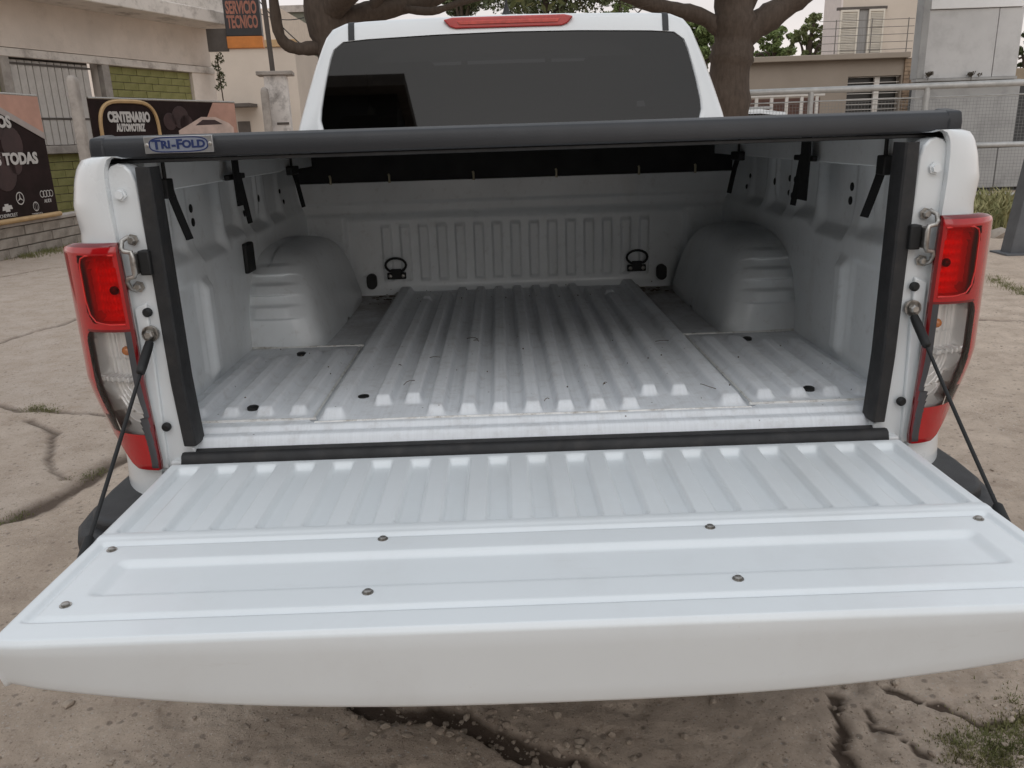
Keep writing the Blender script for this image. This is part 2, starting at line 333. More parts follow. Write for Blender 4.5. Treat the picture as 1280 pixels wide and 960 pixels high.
spm = n.nodes.new('ShaderNodeMath'); spm.operation = 'MULTIPLY'; n.links.new(spk, spm.inputs[0]); n.links.new(rng_(gnoise(3.1), .45, .6), spm.inputs[1])
c = mixc(spm.outputs[0], c, (.55, .52, .48))
vo2 = n.nodes.new('ShaderNodeTexVoronoi'); vo2.inputs['Scale'].default_value = 21; n.links.new(t.outputs['Object'], vo2.inputs['Vector'])
c = mixc(rng_(vo2.outputs['Distance'], .12, .2, .55, 0), c, (.16, .13, .11))
for sc_v, lo_, hi_, ca, cb in ((95, .20, .34, (.62, .56, .49), (.20, .15, .115)), (170, .22, .36, (.66, .60, .53), (.24, .185, .145))):
    v3 = n.nodes.new('ShaderNodeTexVoronoi'); v3.inputs['Scale'].default_value = sc_v; n.links.new(t.outputs['Object'], v3.inputs['Vector'])
    sp3 = n.nodes.new('ShaderNodeSeparateColor'); n.links.new(v3.outputs['Color'], sp3.inputs[0])
    msk = n.nodes.new('ShaderNodeMath'); msk.operation = 'MULTIPLY'; n.links.new(rng_(v3.outputs['Distance'], lo_, hi_, 1, 0), msk.inputs[0]); n.links.new(rng_(sp3.outputs[0], .60, .64), msk.inputs[1])
    m2_ = n.nodes.new('ShaderNodeMath'); m2_.operation = 'MULTIPLY'; n.links.new(msk.outputs[0], m2_.inputs[0]); n.links.new(rng_(gnoise(2.3), .35, .6, .15, .8), m2_.inputs[1])
    c = mixc(m2_.outputs[0], c, mixc(rng_(sp3.outputs[1], .4, .6), ca, cb))
a_ = n.nodes.new('ShaderNodeAttribute'); a_.attribute_name = 'soil'
c = mixc(rng_(a_.outputs['Fac'], .1, .85, 0, .9), c, (.085, .058, .042))
n.links.new(c, b.inputs['Base Color']); b.inputs['Roughness'].default_value = .9; b.inputs['Specular IOR Level'].default_value = .25
bp = n.nodes.new('ShaderNodeBump'); bp.inputs['Strength'].default_value = .8; bp.inputs['Distance'].default_value = .02
n.links.new(gnoise(42, 10, .8), bp.inputs['Height']); n.links.new(bp.outputs[0], b.inputs['Normal'])
gme.materials.append(G)
ground = link('ground', gme, kind='structure')
# loose gravel lying on the broken concrete
def blob(r):
    bm = bmesh.new(); bmesh.ops.create_icosphere(bm, subdivisions=1, radius=1)
    vs = [Vector(v.co) for v in bm.verts]; fs = [tuple(v.index for v in f.verts) for f in bm.faces]; bm.free()
    return vs, fs
BV, BF = blob(1)
gm = MB()
for k in range(1700):
    if k < 800: x = random.uniform(-1.6, 1.5); y = random.uniform(-.1, .75)
    elif k < 1300: x = random.gauss(0, .1); q = random.random(); i = random.randrange(len(chan)-1); x = chan[i][0]*(1-q)+chan[i+1][0]*q+random.gauss(0, .06); y = chan[i][1]*(1-q)+chan[i+1][1]*q+random.gauss(0, .05)
    else: x = random.uniform(1.2, 4.6); y = random.uniform(.3, 5)
    r = random.choice([.0015, .0018, .002, .0025, .003, .004, .006, .010])*random.uniform(.8, 1.3)
    S = Matrix.Rotation(random.uniform(0, 6.28), 3, 'Z') @ Matrix.Diagonal((random.uniform(.7, 1.5), random.uniform(.7, 1.2), random.uniform(.4, .7)))
    z = GH(x, y)+r*.25
    gm.add([S @ (v*r*random.uniform(.8, 1.15))+Vector((x, y, z)) for v in BV], BF)
GRAV = mat('gravel', (.42, .35, .28), .9, var=.3, scale=14, col2=(.20, .155, .12))
o = gm.build('gravel', GRAV, recalc=False, kind='stuff'); o['label'] = 'loose gravel scattered over the broken concrete'
# grass in cracks
GRASS = mat('grass_blades', (.13, .15, .05), .8, var=.3, scale=9, col2=(.19, .17, .075))
gb = MB()
def tuft(x, y, nb, hh, spread):
    z = GH(x, y)
    for _ in range(nb):
        a = random.uniform(0, 6.28); rr = abs(random.gauss(0, spread)); px_, py_ = x+rr*math.cos(a), y+rr*math.sin(a)
        q = random.uniform(0, 6.28); L = hh*random.uniform(.4, 1.2); wv = Vector((math.cos(q), math.sin(q), 0))*max(.0015, L*.055); ln = Vector((math.cos(a+random.uniform(-.8, .8)), math.sin(a), 0))*L*random.uniform(.2, .9)
        p = Vector((px_, py_, z-.005)); m_ = p+ln*.35+Vector((0, 0, L*.7)); tp = p+ln+Vector((0, 0, L))
        gb.add([p-wv, p+wv, m_+wv*.7, m_-wv*.7, tp], [(0, 1, 2, 3), (3, 2, 4)])
def tufts(pts, cnt, nb, hh, spread, wob):
    for _ in range(cnt):
        i = random.randrange(len(pts)-1); q = random.random(); tuft(pts[i][0]*(1-q)+pts[i+1][0]*q+random.gauss(0, wob), pts[i][1]*(1-q)+pts[i+1][1]*q+random.gauss(0, wob), nb, hh, spread)
tufts(gp((40, 512), (68, 514)), 30, 26, .014, .05, .02)
tufts(gp((-10, 655), (0, 650), (35, 638)), 26, 30, .013, .04, .025)
tufts(gp((92, 600), (130, 582)), 26, 30, .013, .04, .02)
tufts(gp((35, 322), (75, 312), (110, 304)), 46, 34, .06, .10, .12)
tufts(gp((1235, 345), (1262, 357), (1290, 372)), 40, 30, .03, .05, .05)
tufts(gp((1215, 945), (1250, 940), (1290, 905), (1300, 880)), 150, 44, .011, .035, .035)
tufts(gp((1195, 925), (1230, 950)), 40, 34, .009, .03, .02)
o = gb.build('grass', GRASS, recalc=False, kind='stuff'); o['label'] = 'short grass and moss growing out of the cracks'

# ================================================================== PICKUP TRUCK
TR = thing('pickup_truck', (0, 1.5, 0), 'white double-cab pickup truck with its tailgate lowered', 'pickup truck')
LOC = (0, -1.5, H0)
def part(mb, name, material, smooth=None, bevel=0, recalc=True, parent=None, kind=None):
    return mb.build(name, material, parent or TR, smooth, LOC if parent is None else None, bevel, recalc, kind)
def npart(name, V, F, material, parent=None):
    return link(name, npmesh(name, V, F, material), parent or TR, LOC if parent is None else None)
def hexbolt(r, hgt):
    mb = MB(); mb.lathe([(r*1.5, 0), (r*1.5, hgt*.25), (r*1.0, hgt*.25), (r*1.0, hgt*.9), (r*.85, hgt)], (0, 0, 0), (0, 0, 1), 12); return mb
# ---- cargo floor: one pressed sheet, ribs raised
fx = np.concatenate([np.arange(-.765, .7651, .0030)]); fy = np.concatenate([np.arange(.034, .30, .004), np.arange(.30, 1.30, .02), np.arange(1.30, 1.531, .005)])
X, Y = np.meshgrid(fx, fy, indexing='ij'); A = np.abs(X)
z = .020+.012*ss(.068, .082, Y)          # threshold bead then floor level
z = z-.018*(1-ss(.034, .046, Y))
z += .004*band(.045, .070, .012, Y)
RIB = .019
for c0, y0, y1 in ((.0, .115, 1.49), (.066, .115, 1.49), (.132, .115, 1.49), (.198, .115, 1.49), (.252, .200, 1.42), (.316, .195, 1.30)):
    z += RIB*band(c0-.0165, c0+.0165, .010, A)*band(y0, y1, .020, Y)
z += RIB*.8*band(.30, .332, .014, A)*band(1.34, 1.44, .02, Y)
z += RIB*band(.384, .428, .016, A)*ss(.10, .13, Y)
z -= .006*band(.437, .452, .008, A)*band(.10, 1.5, .02, Y)
for c0 in (.485, .555, .625, .695):
    z += .016*band(c0-.017, c0+.017, .011, A)*band(.150, .60 if c0 > .6 else .655, .025, Y)
z -= .010*ss(.722, .735, Y)*ss(.44, .455, A)       # lower plain floor beside the wheel arches
z += .010*ss(.70, .735, A)*ss(.10, .2, Y)*(1-ss(.70, .74, Y))*0
floor = npart('bed_floor', np.stack([X.ravel(), Y.ravel(), z.ravel()], 1), gridfaces(len(fx), len(fy))[:, ::-1], None)
# worn paint for the floor: scuffs run lengthways, brown dust settles towards the bulkhead corners
FL = mat('bed_floor_paint', (.79, .82, .85), .62, var=.06, scale=7, stretch=(26, .7, 1), coat=.1, dirt=((.36, .33, .30), 26, .50, .80, .45))
n = FL.node_tree; b = n.nodes['Principled BSDF']; src = b.inputs['Base Color'].links[0].from_socket
t = n.nodes.new('ShaderNodeTexCoord'); sx = n.nodes.new('ShaderNodeSeparateXYZ'); n.links.new(t.outputs['Object'], sx.inputs[0])
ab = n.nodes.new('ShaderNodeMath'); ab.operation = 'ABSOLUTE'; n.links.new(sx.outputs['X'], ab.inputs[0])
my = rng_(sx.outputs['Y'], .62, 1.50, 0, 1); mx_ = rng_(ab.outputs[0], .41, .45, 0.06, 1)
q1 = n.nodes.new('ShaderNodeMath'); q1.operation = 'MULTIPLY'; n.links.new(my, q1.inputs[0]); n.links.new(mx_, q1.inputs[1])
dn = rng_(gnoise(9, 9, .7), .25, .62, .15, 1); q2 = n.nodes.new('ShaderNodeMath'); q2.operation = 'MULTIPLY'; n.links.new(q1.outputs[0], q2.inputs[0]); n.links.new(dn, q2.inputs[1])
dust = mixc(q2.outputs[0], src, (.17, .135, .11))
vs_ = n.nodes.new('ShaderNodeTexVoronoi'); vs_.inputs['Scale'].default_value = 23; n.links.new(t.outputs['Object'], vs_.inputs['Vector'])
dust = mixc(rng_(vs_.outputs['Distance'], .035, .055, .8, 0), dust, (.10, .08, .07))
b.inputs['Specular IOR Level'].default_value = .12; b.inputs['Coat Weight'].default_value = .0
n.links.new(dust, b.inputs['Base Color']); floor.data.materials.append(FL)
for s in (-1, 1):      # drain plugs and seam sealer beads
    for (px_, py_, pz_) in ((.590, .190, .034), (.590, .640, .034), (.474, .742, .024)):
        part(MB().lathe([(.012, -.006), (.012, .004), (.009, .006)], (s*px_, py_, pz_), (0, 0, 1), 16), 'drain_plug', PLUG, 40, parent=floor)
    part(MB().tube([(s*.438, .727, .031), (s*.60, .729, .031), (s*.752, .728, .034)], .004, 6), 'seam_bead', CAULK, 60, parent=floor)
    part(MB().tube([(s*.446, .112, .033), (s*.447, .4, .030), (s*.444, .72, .030)], .0028, 6), 'seam_bead', CAULK, 60, parent=floor)
    part(MB().tube([(s*.44, .112, .033), (s*.58, .112, .034), (s*.70, .112, .034)], .003, 6), 'seam_bead', CAULK, 60, parent=floor)
part(MB().lathe([(.012, 0), (.012, .003), (.008, .004)], (-.366, .252, .032), (0, 0, 1), 16), 'drain_plug', PLUG, 40, parent=floor)
part(MB().tube([(-.44, .094, .031), (-.2, .096, .0325), (.1, .094, .032), (.44, .095, .031)], .0033, 6), 'seam_bead', CAULK, 60, parent=floor)
# ---- bulkhead
bx_ = np.arange(-.765, .7651, .0030); bz = np.arange(.005, .4301, .005)
X, Z = np.meshgrid(bx_, bz, indexing='ij'); A = np.abs(X)
y = 1.520-.020*ss(.305, .325, Z)-.010*ss(.352, .362, Z)
y = y+.018*band(-.61, .61, .02, X)*(1-ss(.292, .312, Z))*1.0-.012*(1-ss(.02, .06, Z))
pitch = .0665
ph = np.abs(((X/pitch+.5) % 1)-.5)*pitch        # distance from the rib centre
y -= .013*(1-ss(.0165-.003, .0165+.003, ph))*band(-.505, .505, .006, X)*band(.075, .272, .012, Z)
bulk = npart('bulkhead', np.stack([X.ravel(), y.ravel(), Z.ravel()], 1), gridfaces(len(bx_), len(bz)), WBED)
for s in (-1, 1):
    x = s*.435
    hd = part(MB().box(x-.034, x+.034, 1.496, 1.508, .084, .108), 'tie_down', PLUG, bevel=.003, parent=bulk)
    lp = [(x+.037*math.cos(a), 1.492, .136+.025*math.sin(a)) for a in [math.radians(q) for q in range(-60, 241, 20)]]
    part(MB().tube(lp, .0045, 8), 'tie_down_loop', PLUG, 60, parent=bulk)
    part(MB().box(x-.018, x+.018, 1.489, 1.500, .100, .122), 'tie_down_neck', PLUG, bevel=.002, parent=bulk)
    for d in (-.021, .021): part(MB().lathe([(.007, 0), (.007, .003), (.004, .005)], (x+d*1.1, 1.496, .096), (0, -1, 0), 10), 'bolt', STEEL, 40, parent=bulk)
    x = s*.528
    part(MB().prism([(x+.018*math.cos(a), .077+.010*(1 if math.sin(a) > 0 else -1)*(abs(math.sin(a)) > 1e-6)+.018*math.sin(a)) for a in [2*math.pi*k/24 for k in range(24)]], 'y', 1.500, 1.520), 'grommet', PLUG, 40, parent=bulk)
# ---- inner side walls
for s in (-1, 1):
    wy = np.arange(.055, 1.5301, .0065); wz = np.arange(.0, .5401, .006)
    Yy, Zz = np.meshgrid(wy, wz, indexing='ij')
    zs = .342+.010*np.sin(Yy*9)*0-.0*Yy
    stepz = .335+.025*(1-ss(.30, .42, Yy))*0
    seg = np.zeros_like(Yy)
    for a0, a1 in ((.20, .385), (.455, .645), (.685, .80), (.90, 1.05), (1.11, 1.25)): seg = np.maximum(seg, band(a0, a1, .035, Yy))
    zst = .338-.014*band(.455, .645, .03, Yy)+.012*band(.685, .80, .03, Yy)+.006*ss(.85, 1.1, Yy)
    up = ss(-.017, .017, Zz-zst)
    x = .744+(.008+.020*seg)*up+.013*(1-seg)*ss(-.06, .06, Zz-zst-.03)
    for c0 in (.345, .665, 1.02): x -= .006*band(c0-.012, c0+.012, .012, Yy)*ss(.36, .40, Zz)
    x -= .016*band(.405, .455, .016, Yy)*band(.050, .268, .03, Zz)          # vertical pressed rib
    x += .006*band(.20, .385, .010, Yy)*band(.06, .275, .012, Zz)
    wall = npart('bed_side_wall', np.stack([(s*x).ravel(), Yy.ravel(), Zz.ravel()], 1), gridfaces(len(wy), len(wz)), WBED)
    part(MB().prism([(s*.700, .488), (s*.706, .488), (s*.706, .530), (s*.775, .530), (s*.775, .548), (s*.700, .548)], 'y', .10, 1.55), 'bed_rail', WBED, bevel=.003, parent=wall)
    holes = [(.489, .431, .010), (.492, .399, .010), (.852, .429, .009), (.905, .430, .009), (.857, .386, .009), (.910, .390, .008), (1.03, .415, .011), (1.27, .42, .008), (1.29, .385, .008)]
    for (hy, hz, r) in holes:
        hx = float(x[int((hy-.055)/.0065), int(hz/.006)])
        part(MB().lathe([(r, 0), (r, .0045), (r*.8, .0055)], (s*(hx+.003), hy, hz), (-s, 0, 0), 14), 'hole_plug', PLUG, 40, parent=wall)
    if s < 0: part(MB().box(-.760, -.732, .745, .815, .235, .315), 'socket_cover', PLUG, bevel=.006, parent=wall)
    # wheel arch
    n_t, rings = 241, [(.775, 1.0), (.752, 1.0), (.74, 1.0), (.73, 1.0), (.72, 1.0), (.70, 1.0), (.66, 1.0), (.635, 1.0), (.62, .998), (.605, .992), (.585, .972), (.571, .94), (.562, .895), (.557, .84), (.553, .70), (.550, .45), (.549, .05)]
    P = []
    for (xr, scl) in rings:
        row = []
        for k in range(n_t):
            a = math.pi*k/(n_t-1); ca, sa = math.cos(a), math.sin(a)
            yy = 1.115-.388*scl*math.copysign(abs(ca)**.62, ca); zz = .018+.262*scl*sa**.80
            taper = .05*max(0, zz-.05)/.22
            st = 0
            if a < 1.57:
                wx = float(band(.605, .735, .03, np.array(xr)))
                for zl_, zh_ in ((.112, .146), (.172, .200), (.222, .244)): st += .018*wx*float(band(zl_, zh_, .006, np.array(zz)))
            row.append((s*(xr+taper*(1 if xr < .7 else 0)), yy-st, zz))
        P.append(row)
    part(MB().grid(P), 'wheel_arch', WBED, 75, parent=None)
# ---- bedside bodies: corner end, outer skin
def body_x(z):    # (start x, side x, corner depth) of the rear corner at height z
    zz = [-.46, -.30, -.12, -.05, .0, .08, .16, .35, .40, .425, .47, .515, .54, .552, .557]
    a = np.interp(z, zz, [.74, .74, .735, .722, .718, .722, .726, .729, .731, .733, .735, .735, .732, .725, .715])
    e_ = np.interp(z, zz, [.86, .88, .885, .880, .874, .866, .864, .864, .860, .856, .862, .850, .836, .822, .795])
    d = np.interp(z, zz, [.45, .42, .38, .36, .33, .26, .20, .20, .20, .20, .20, .20, .19, .18, .16])
    return float(a), float(e_), float(d)
def corner(z, u, off=0.0):     # u 0..1 round the corner
    a, e_, d = body_x(z); g = u*math.pi/2
    return a+(e_-a+off)*math.sin(g), .004-off+(d+off)*(1-math.cos(g))
def lamp_umax(z): return float(np.interp(z, [-.022, -.012, .0, .03, .05, .083, .12, .16, .36, .385, .40, .412], [.13, .17, .21, .30, .40, .58, .70, .74, .74, .70, .58, .32]))
def lamp_pt(z, u, off): 
    a, e_, d = body_x(z); a -= .007; um = lamp_umax(z); q = float(ss(.02, .16, np.array(z))); e_ = (e_+.004)*(1-q)+.866*q if z < .37 else min(e_+.006, .866)
    m = 2/(2.0+.75*q); k = u*um*(ARC_U.size-1)
    g = float(np.interp(u*um, ARC_U if q > .5 else ARC_V, ARC_G)); sg, cg = math.sin(g), math.cos(g)
    x = a+(e_-a)*sg**m; y = -.008+(d+.012)*(1-max(cg, 0)**m)
    nx, ny = sg**(2-m)/max(e_-a, .01), -max(cg, 1e-4)**(2-m)/(d+.012); L = math.hypot(nx, ny)
    return Vector((x, y, z)), Vector((nx/L, ny/L, 0))
ARC_G = np.linspace(0, math.pi/2, 400)
def arc_table(a, b, m):
    X_ = a*np.sin(ARC_G)**m; Y_ = b*(1-np.cos(ARC_G)**m); L = np.concatenate([[0], np.cumsum(np.hypot(np.diff(X_), np.diff(Y_)))]); return L/L[-1]
ARC_U = arc_table(.158, .212, 2/2.75); ARC_V = arc_table(.165, .30, 2/2.3)
zrows = list(np.concatenate([np.arange(-.46, .40, .02), np.arange(.40, .5571, .008), [.557]]))
ulist = [i/22 for i in range(23)]
for s in (-1, 1):
    P = []
    for z in zrows:
        row = [(s*(body_x(z)[0]), .022, z)]
        for u in ulist:
            x, y = corner(z, u); row.append((s*x, y, z))
        e_ = body_x(z)[1]; y0 = corner(z, 1)[1]
        for q in np.linspace(0, 1, 40)[1:]:
            y = y0+(1.585-y0)*q; row.append((s*(e_+.012*math.sin(math.pi*q)), y, z))
        P.append(row)
    bs = MB().grid(P)
    top = P[-1]; k = len(bs.v); bs.add([(s*.70, p[1], .553) for p in top], []); m0 = (len(P)-1)*len(top)
    bs.f += [(m0+i, m0+i+1, k+i+1, k+i) for i in range(len(top)-1)]
    cyc, czc = 1.12, -.42
    keep = []
    for f in bs.f:
        c = sum((Vector(bs.v[i]) for i in f), Vector())/len(f)
        if math.hypot(c.y-cyc, c.z-czc) < .43 : continue
        if -.010 < c.z < .400 and c.y < lamp_pt(min(.405, max(-.012, c.z)), 1, 0)[0].y-.010 and abs(c.x) > .7: continue
        keep.append(f)
    bs.f = keep
    side = part(bs, 'bedside_panel', WHITE, 55)
    ring = [(s*.905, cyc+.435*math.cos(a), czc+.435*math.sin(a)) for a in [math.radians(q) for q in range(-6, 187, 8)]]
    part(MB().tube(ring, .028, 8), 'wheel_arch_flare', WHITE, 60, parent=side)
    # inner corner post with its end plate
    post = part(MB().prism([(s*.655, -.035), (s*.735, -.035), (s*.7365, .530), (s*.728, .541), (s*.715, .545), (s*.704, .542), (s*.694, .531), (s*.688, .512), (s*.672, .02), (s*.655, .015)], 'y', .018, .070), 'corner_post', WHITE, bevel=.004)
    part(MB().prism([(s*.700, .30), (s*.724, .29), (s*.727, -.02), (s*.708, -.025)], 'y', .010, .020), 'raised_flange', WHITE, bevel=.003, parent=post)
    # rubber seal
    sl = []
    for (z, xi, xo) in ((.538, .657, .682), (.45, .656, .683), (.30, .655, .681), (.15, .654, .679), (.022, .648, .672)):
        xm = (xi+xo)/2
        sl.append([(s*xo, .022, z), (s*xo, .010, z), (s*(xo-.003), .007, z), (s*(xo-.009), .0065, z), (s*(xi+.008), .0065, z), (s*(xi+.003), .006, z), (s*xi, .010, z), (s*(xi-.002), .030, z), (s*(xi+.002), .06, z)])
    part(MB().grid(sl), 'side_seal', RUB, 24, recalc=True)
    # striker
    xb, zb = s*.706, .374
    stk = part(MB().box(xb-.020*s-.010, xb-.020*s+.010, -.004, .018, zb-.022, zb+.022), 'striker', PLUG, bevel=.003)
    wire = [(xb+s*.006, .008, zb+.046), (xb+s*.013, -.004, zb+.040), (xb+s*.013, -.010, zb+.028), (xb+s*.008, -.014, zb+.023), (xb-s*.006, -.017, zb+.021), (xb-s*.008, -.018, zb+.012), (xb-s*.008, -.018, zb-.016), (xb-s*.004, -.016, zb-.022), (xb+s*.008, -.012, zb-.024), (xb+s*.013, -.008, zb-.032), (xb+s*.012, -.002, zb-.044), (xb+s*.006, .008, zb-.050)]
    part(MB().tube(wire, .0042, 8), 'striker_wire', STEEL, 60, parent=stk)
    part(MB().box(xb-s*.002-.005, xb-s*.002+.005, -.010, .012, zb-.020, zb+.018), 'striker_plate', STEEL, bevel=.002, parent=stk)
    for dz, dx in ((.040, .001), (-.044, .003)):
        part(MB().lathe([(.0105, 0), (.0105, .003), (.0072, .003), (.0072, .010), (.0055, .012)], (xb+s*dx, .014, zb+dz), (0, -1, 0), 6), 'bolt', STEEL, 30, parent=stk)
    part(MB().lathe([(.011, 0), (.011, .004), (.0075, .004), (.0075, .010)], (s*.716, .016, .492), (0, -1, 0), 6), 'post_bolt', WHITE, 30, parent=post)
    for (x, z) in ((.700, .283), (.699, .062)): part(MB().lathe([(.0085, 0), (.0085, .006), (.005, .010)], (s*x, .012, z), (0, -1, 0), 14), 'rubber_stop', PLUG, 40, parent=post)
    # tailgate stay cable
    top = Vector((s*.701, -.004, .226)); end = Vector((s*.702, -.352, -.028))
    cb = part(MB().tube([top+(end-top)*k/12+Vector((s*.004, -.002, -.012))*math.sin(math.pi*k/12) for k in range(13)], .0034, 8), 'stay_cable', PLUG, 60)
    part(MB().tube([top+(end-top)*q for q in (-.01, .02, .12, .15, .155)], [.0075, .0085, .0085, .0075, .0045], 12), 'cable_sleeve', PLUG, 50, parent=cb)
    part(MB().tube([end+(top-end)*q for q in (-.02, .02, .10, .11)], [.008, .009, .008, .0045], 12), 'cable_sleeve', PLUG, 50, parent=cb)
    part(MB().lathe([(.0145, 0), (.0145, .004), (.0085, .004), (.0085, .012), (.006, .015)], (s*.701, .010, .243), (0, -1, 0), 6), 'anchor_bolt', STEEL, 30, parent=cb)
    part(MB().prism([(s*.701+.015*math.cos(a), .243+.015*math.sin(a)) for a in [2*math.pi*k/18 for k in range(18)]], 'y', .006, .014), 'anchor_washer', STEEL, 40, parent=cb)
# ---- tail lights
for s in (-1, 1):
    nu, nv = 84, 190; zl = np.linspace(-.016, .412, nv)
    def shell(off, fn=None):
        P = np.zeros((nv, nu, 3))
        for i, z in enumerate(zl):
            for j in range(nu):
                u = j/(nu-1); p, nn = lamp_pt(z, u, 0); d = off(z, u)
                P[i, j] = (s*(p.x+nn.x*d), p.y+nn.y*d, z)
        return P
    edge = lambda z, u: min(1, max(0, min(u, 1-u)*9))*min(1, max(0, min(z+.022, .412-z)/.016))
    def bulge(z, u): return .002+.008*edge(z, u)**.5
    Pl = shell(bulge); F = gridfaces(nv, nu)
    if s < 0: F = F[:, ::-1]
    F0 = F.min(1)
    zc = zl[F0//nu]; uc = (F0 % nu)/(nu-1); uc = uc*np.array([lamp_umax(v) for v in zl])[F0//nu]
    # clear window with rounded lower outer corner
    zt, zb_, ui, uo = .252, .056, .045, .325
    cu_ = uo-.035*np.clip((zc-.228)/.024, 0, 1)**2-.02*(zc < 0); lowcut = np.clip((.150-zc)/.094, 0, 1)**1.7*.055
    clear = (zc < zt) & (zc > zb_) & (uc > ui) & (uc < cu_-lowcut)
    trim = (zc < zt+.004) & (zc > -.012) & (uc <= .048) & (uc > .012)
    seam = (uc <= .012) | (zc > .404) | (zc < -.017) | (np.abs(zc-.2555) < .0025) & (uc < .30)
    Vv = Pl.reshape(-1, 3)
    def sub(mask): 
        f = F[mask]; ids, inv = np.unique(f, return_inverse=True); return Vv[ids], inv.reshape(f.shape)
    # housing / reflector behind the lens
    def refl(z, u):
        ua = u*lamp_umax(z); d = -.004
        if .264 < z < .394 and .025 < ua < .285:
            k = min(1, (z-.264)/.012, (.394-z)/.012, (ua-.025)/.02, (.285-ua)/.02)
            cell = abs((z/.017) % 1-.5)*2, abs((ua/.030) % 1-.5)*2
            d += -.020*k+.006*k*(cell[0]*cell[1])
        elif zb_-.004 < z < zt+.004 and ui-.012 < ua < uo+.012:
            k = min(1, (z-zb_+.004)/.010, (zt+.004-z)/.010, (ua-ui+.012)/.015, (uo+.012-ua)/.02)
            r = math.hypot((ua-.13)*.30, max(0, .150-z)*.75)
            d += -.024*k+k*.0058*math.sin(r*440)
            if z > .196: d += k*.004*(abs((ua/.033) % 1-.5)*2)
            if abs(z-.158) < .005: d += k*.018
        return d
    Prf = shell(refl); Vr = Prf.reshape(-1, 3)
    win = (zc > .268) & (zc < .390) & (uc > .035) & (uc < .275-.035*np.clip((.30-zc)/.03, 0, 1)**2)
    bowl = win | ((zc < zt+.002) & (zc > zb_-.002) & (uc > ui-.01) & (uc < cu_-lowcut+.008))
    def subr(mask):
        f = F[mask]; ids, inv = np.unique(f, return_inverse=True); return Vr[ids], inv.reshape(f.shape)
    v_, f_ = subr(bowl | (uc < 2)); lamp = npart('tail_light', v_-np.array([0, -.003, 0]), f_, LBACK)
    v_, f_ = subr(win); npart('stop_reflector', v_, f_, REFL, lamp)
    v_, f_ = subr(bowl & ~win); npart('signal_reflector', v_, f_, SILV, lamp)
    lamp['label'] = 'red and clear tail light on the left rear corner' if s < 0 else 'red and clear tail light on the right rear corner'
    v_, f_ = sub(clear); npart('clear_lens', v_, f_, LCLR, lamp)
    v_, f_ = sub(win & ~trim & ~seam); npart('stop_lens', v_, f_, LRED, lamp)
    v_, f_ = sub(~clear & ~trim & ~seam & ~win); npart('red_lens', v_, f_, REDP, lamp)
    v_, f_ = sub(trim & ~seam); npart('grey_trim', v_, f_, GREYTRIM, lamp)
    v_, f_ = sub(seam & ~clear); npart('lens_rim', v_, f_, LDRED, lamp)
    # closing rim between lens and housing
    Pr = Prf; mb = MB()
    loop = [(i, 0) for i in range(nv)]+[(nv-1, j) for j in range(nu)]+[(i, nu-1) for i in range(nv-1, -1, -1)]+[(0, j) for j in range(nu-1, -1, -1)]
    mb.grid([[tuple(Pl[i, j]) for i, j in loop], [tuple(Pr[i, j]) for i, j in loop]]); part(mb, 'housing_edge', LDRED, 40, parent=lamp)
    p, nn = lamp_pt(.214, .135, 0); part(MB().lathe([(.004, -.006), (.008, 0), (.009, .005), (.006, .010)], (s*(p.x-nn.x*.016), p.y-nn.y*.016, .214), (s*nn.x, nn.y, 0), 12), 'amber_bulb', AMBER, 60, parent=lamp)
    p, nn = lamp_pt(.325, .16, 0); part(MB().lathe([(.003, -.006), (.008, 0), (.008, .004), (.005, .008)], (s*(p.x-nn.x*.018), p.y-nn.y*.018, .325), (s*nn.x, nn.y, 0), 12), 'stop_bulb', GREYTRIM, 60, parent=lamp)
    fr_ = [(.391, .035), (.391, .240), (.386, .267), (.374, .275), (.31, .270), (.285, .255), (.272, .22), (.267, .13), (.267, .035)]
    part(MB().tube([(lambda p, nn: (s*(p.x+nn.x*.0095), p.y+nn.y*.0095, p.z))(*lamp_pt(z_, u_/.74, 0)) for z_, u_ in fr_], .0017, 6), 'lens_frame', REDB, 60, parent=lamp)
# ---- tailgate, lying open
tx = np.arange(-.69, .6901, .0026); yy_ = np.concatenate([np.arange(0, .05, .0035), np.arange(.05, .28, .010), np.arange(.28, .584, .0032), np.arange(.584, .5921, .0012)])
X, Yd = np.meshgrid(tx, yy_, indexing='ij'); A = np.abs(X)
z = np.zeros_like(X); z -= .006*(1-ss(0, .012, Yd))
gp_ = .0718
ph = np.abs(((X/gp_+.5) % 1)-.5)*gp_
z -= .0118*(1-ss(.018-.003, .018+.003, ph))*band(-.668, .668, .004, X)*band(.030, .288, .016, Yd)
z += .0015*band(.300, .316, .008, Yd)
rr = np.maximum(A-.672+.02, 0); rin = band(.330, .546, .008, Yd)*(1-ss(.664, .672, A))
z -= .005*rin
z += .0045*(band(.338, .538, .008, Yd)*(1-ss(.656, .664, A)))
z -= .007*band(.392, .480, .016, Yd)*(1-ss(.600, .622, A))
z += .006*band(.424, .450, .014, Yd)*(1-ss(.60, .62, A))*0
z -= .0022*band(.543, .547, .003, Yd)*(1-ss(.668, .672, A))
z -= .004*ss(.5865, .592, Yd)**1.5
z -= .006*ss(.683, .690, A)
sag = .010*Yd
ymap = -.020-Yd*(.575/.592)+(ss(.64, .69, A)*.003)*ss(.4, .59, Yd)
top = np.stack([X*(1+.012*ss(.2, .59, Yd)), ymap, z], 2)
nb_ = 10; extra = []
